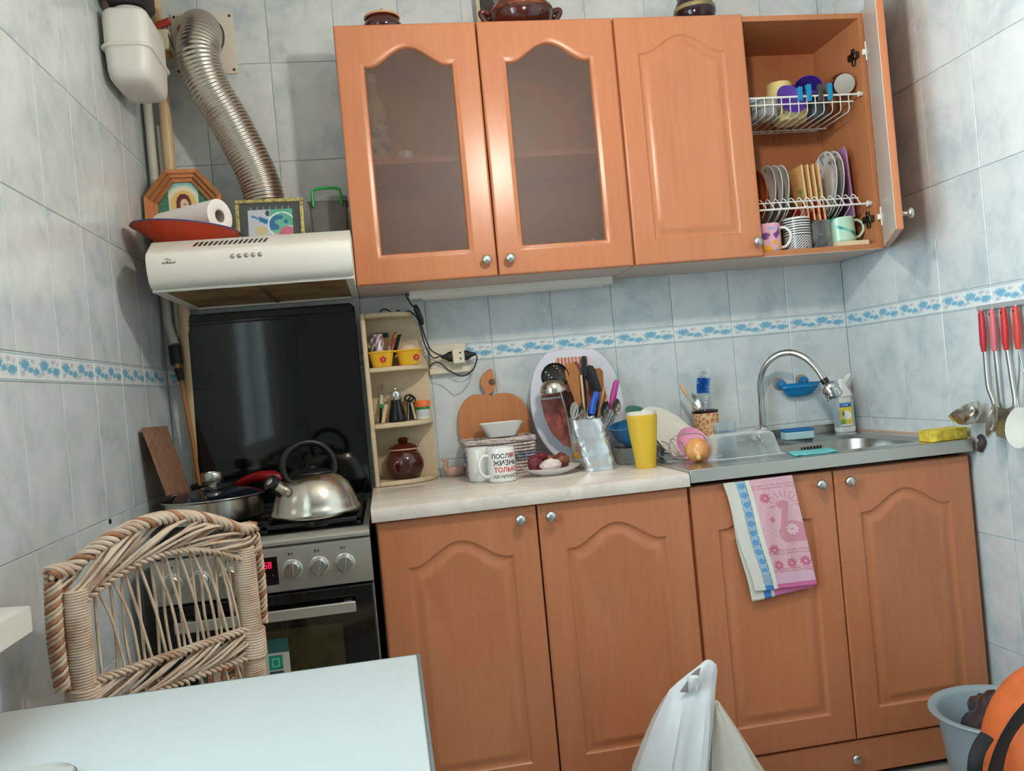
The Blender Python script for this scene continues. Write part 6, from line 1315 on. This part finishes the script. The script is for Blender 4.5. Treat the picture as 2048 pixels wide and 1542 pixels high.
# ================================================================== PLASTIC CARRIER BAG
BAGM = NT('white_carrier_plastic'); BAGM.set(lin((226, 228, 230), ), .38, 0., **{'Subsurface Weight': .0}); BAGM.bump(BAGM.noise(BAGM.coord('Object', (6, 6, 1.2)), 9, 3), .25, .004); BAGM = BAGM.m
bg_ = thing('carrier_bag', 'white plastic carrier bag standing on the floor before the cabinets', 'bag', (1.29, -.80, 0)); YB = -.80
def bag_loft(sil, y0, dep, name, seed, m_, top_open=True, parts=26):
    rings = []
    for z, xl, xr, d in sil:
        ring = []; cx = (xl+xr)/2; hw_ = (xr-xl)/2
        for j in range(48):
            a = 2*PI*j/48; ca, sa = math.cos(a), math.sin(a); w_ = .10*(mnoise.noise(Vector((ca*2.2+seed, sa*2.2, z*2)))+.5*mnoise.noise(Vector((ca*6, sa*6+seed, z*4))))
            ring.append((cx+hw_*math.copysign(abs(ca)**.8, ca), y0+d*(sa+w_*3)*(1 if abs(ca) < .97 else .3), z))
        rings.append(ring)
    return M().loft(rings, True, True, True).build(name, m_, bg_, 45)
def sil(rows, y, extra):
    out = list(extra)
    for v_, ul, ur, d in rows: out.append(((at(ul, v_, y).z+at(ur, v_, y).z)/2, at(ul, v_, y).x, at(ur, v_, y).x, d))
    return out
bag_loft(sil([(1542, 1270, 1408, .085), (1490, 1288, 1415, .07), (1440, 1307, 1422, .055), (1400, 1325, 1428, .036), (1382, 1334, 1431, .024), (1374, 1338, 1432, .018), (1360, 1354, 1434, .014), (1345, 1374, 1435, .011), (1332, 1394, 1433, .009), (1324, 1405, 1426, .006), (1320, 1411, 1419, .003)], YB, [(.003, 1.10, 1.33, .10), (.06, 1.09, 1.33, .115), (.14, 1.105, 1.33, .105)]), YB, 0, 'front_lobe', 1.0, BAGM)
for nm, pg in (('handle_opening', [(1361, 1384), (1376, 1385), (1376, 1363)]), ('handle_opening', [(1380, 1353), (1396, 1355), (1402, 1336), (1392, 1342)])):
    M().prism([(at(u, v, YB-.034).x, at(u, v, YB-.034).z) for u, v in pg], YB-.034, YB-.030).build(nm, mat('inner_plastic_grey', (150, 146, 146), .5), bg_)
M().tube(smoothp([at(1377, 1380, YB-.03), at(1378, 1358, YB-.034), at(1388, 1353, YB-.036), at(1397, 1356, YB-.034), at(1392, 1378, YB-.03)], 5), (.006, .002), 8, flat=(0, 0, 1)).build('handle_fold', BAGM, bg_, 60)
bag_loft(sil([(1542, 1395, 1521, .07), (1490, 1402, 1490, .06), (1440, 1410, 1460, .045), (1405, 1416, 1438, .02)], YB+.05, [(.003, 1.28, 1.46, .09), (.06, 1.28, 1.475, .10), (.12, 1.28, 1.46, .09)]), YB+.05, 0, 'rear_lobe', 4.0, mat('warm_lit_carrier_plastic', (222, 220, 208), .4, bump=.4, bscale=14.))  # same white bag; the warm light on this lobe is painted into its colour

# ================================================================== WASTE BIN AND BACKPACK
o = Vector((2.010, -.852, 0)); t = thing('waste_bin', 'grey-blue plastic bin with rolled rim in the corner by the sink cabinet', 'bin', tuple(o)); BINM = mat('grey_blue_bin', (150, 166, 172), .4); bh = .262; brr = .152
M().lathe([(0, .003), (.105, 0), (.110, .004), (.138, bh-.010), (brr-.002, bh-.008), (brr+.005, bh-.004), (brr+.003, bh), (brr-.010, bh-.001), (.133, bh-.010), (.106, .008), (0, .007)], 56, o).build('bin_body', BINM, t, 50)
lump('rubbish_bag', 'dark shiny plastic rubbish bag in the bin', (2.015, -.86, .19), .085, .105, .105, mat('dark_film', (70, 56, 62), .15, var=.4, vscale=14., bump=.8, bscale=30.), 11, 'bag', .35); lump('rubbish_scrap', 'purple packaging scrap in the bin', (1.945, -.87, .19), .035, .05, .03, mat('purple_scrap', (92, 46, 66), .35), 13, 'rubbish', .4)
# backpack
bp = thing('backpack', 'orange backpack with black piping and strap at the lower right corner', 'backpack', (1.968, -1.135, 0)); OR_ = mat('orange_nylon', (226, 112, 56), .6, var=.1, vscale=14., bump=.35, bscale=18.); ORB = mat('bright_orange_nylon', (232, 98, 44), .6, bump=.3, bscale=25.); BW_ = mat('black_webbing', (22, 22, 24), .7, bump=.3, bscale=300.)
def bpr(z, w_, d_, cx=1.968, cy=-1.135, e=.62):
    out = []
    for j in range(64):
        a = 2*PI*j/64; ca, sa = math.cos(a), math.sin(a); k = 1+.03*mnoise.noise(Vector((ca*2, sa*2, z*9))); out.append((cx+w_*k*math.copysign(abs(ca)**e, ca), cy+d_*k*math.copysign(abs(sa)**e, sa), z))
    return out
rings = []
for k in range(29):
    z = .003+.472*(.5-.5*math.cos(PI*k/28)); q = max(.02, 1-abs((z-.19)/.2862)**3.4)**.5; rings.append(bpr(z, .184*q, .118*q))
M().loft(rings).build('main_body', OR_, bp, 60)
pc = Vector((1.938, -1.237, .295))
def arch(k, dy): return [Vector((pc.x+.138*k*math.cos(a), pc.y+dy, pc.z-.03+.150*k*math.sin(a))) for a in [PI*1.12-PI*1.24*i/30 for i in range(31)]]
ra_ = arch(1.0, 0); rings = [[p+Vector((0, .045, 0)) for p in ra_], ra_, [p+Vector((0, -.022, 0)) for p in arch(.90, 0)], [p+Vector((0, -.034, 0)) for p in arch(.62, 0)], [p+Vector((0, -.038, 0)) for p in arch(.25, 0)]]
M().loft(rings, True, True, True).build('front_pocket', ORB, bp, 60)
M().tube([p+Vector((0, -.006, 0)) for p in arch(1.02, 0)], (.011, .007), 8, flat=(0, 1, 0)).build('piping', BW_, bp, 60); M().tube([p+Vector((0, -.014, 0)) for p in arch(.94, -.004)], .0035, 6).build('zip_cord', ORB, bp, 60)
M().tube(smoothp([at(2085, 1392, -1.30), at(2048, 1425, -1.305), at(2020, 1462, -1.31), at(2000, 1505, -1.305), at(1988, 1560, -1.27), at(1985, 1640, -1.25)], 6), (.026, .004), 10, flat=(.8, 0, .6)).build('shoulder_strap', BW_, bp, 60)
M().tube(smoothp([at(1974, 1472, -1.17), at(1958, 1498, -1.19), at(1950, 1530, -1.20), at(1950, 1590, -1.20)], 6), (.013, .004), 10, flat=(1, 0, 0)).build('side_strap', BW_, bp, 60)
M().ball((2.0, -1.115, .474), .011, 14).build('grab_knob', mat('aubergine', (60, 34, 60), .5), bp, 60)
M().loft([bpr(.10, .055, .03, 1.885, -1.258), bpr(.13, .085, .04, 1.895, -1.258), bpr(.19, .10, .042, 1.905, -1.258), bpr(.245, .07, .03, 1.91, -1.258), bpr(.255, .02, .01, 1.91, -1.258)]).build('lower_pocket', ORB, bp, 60)
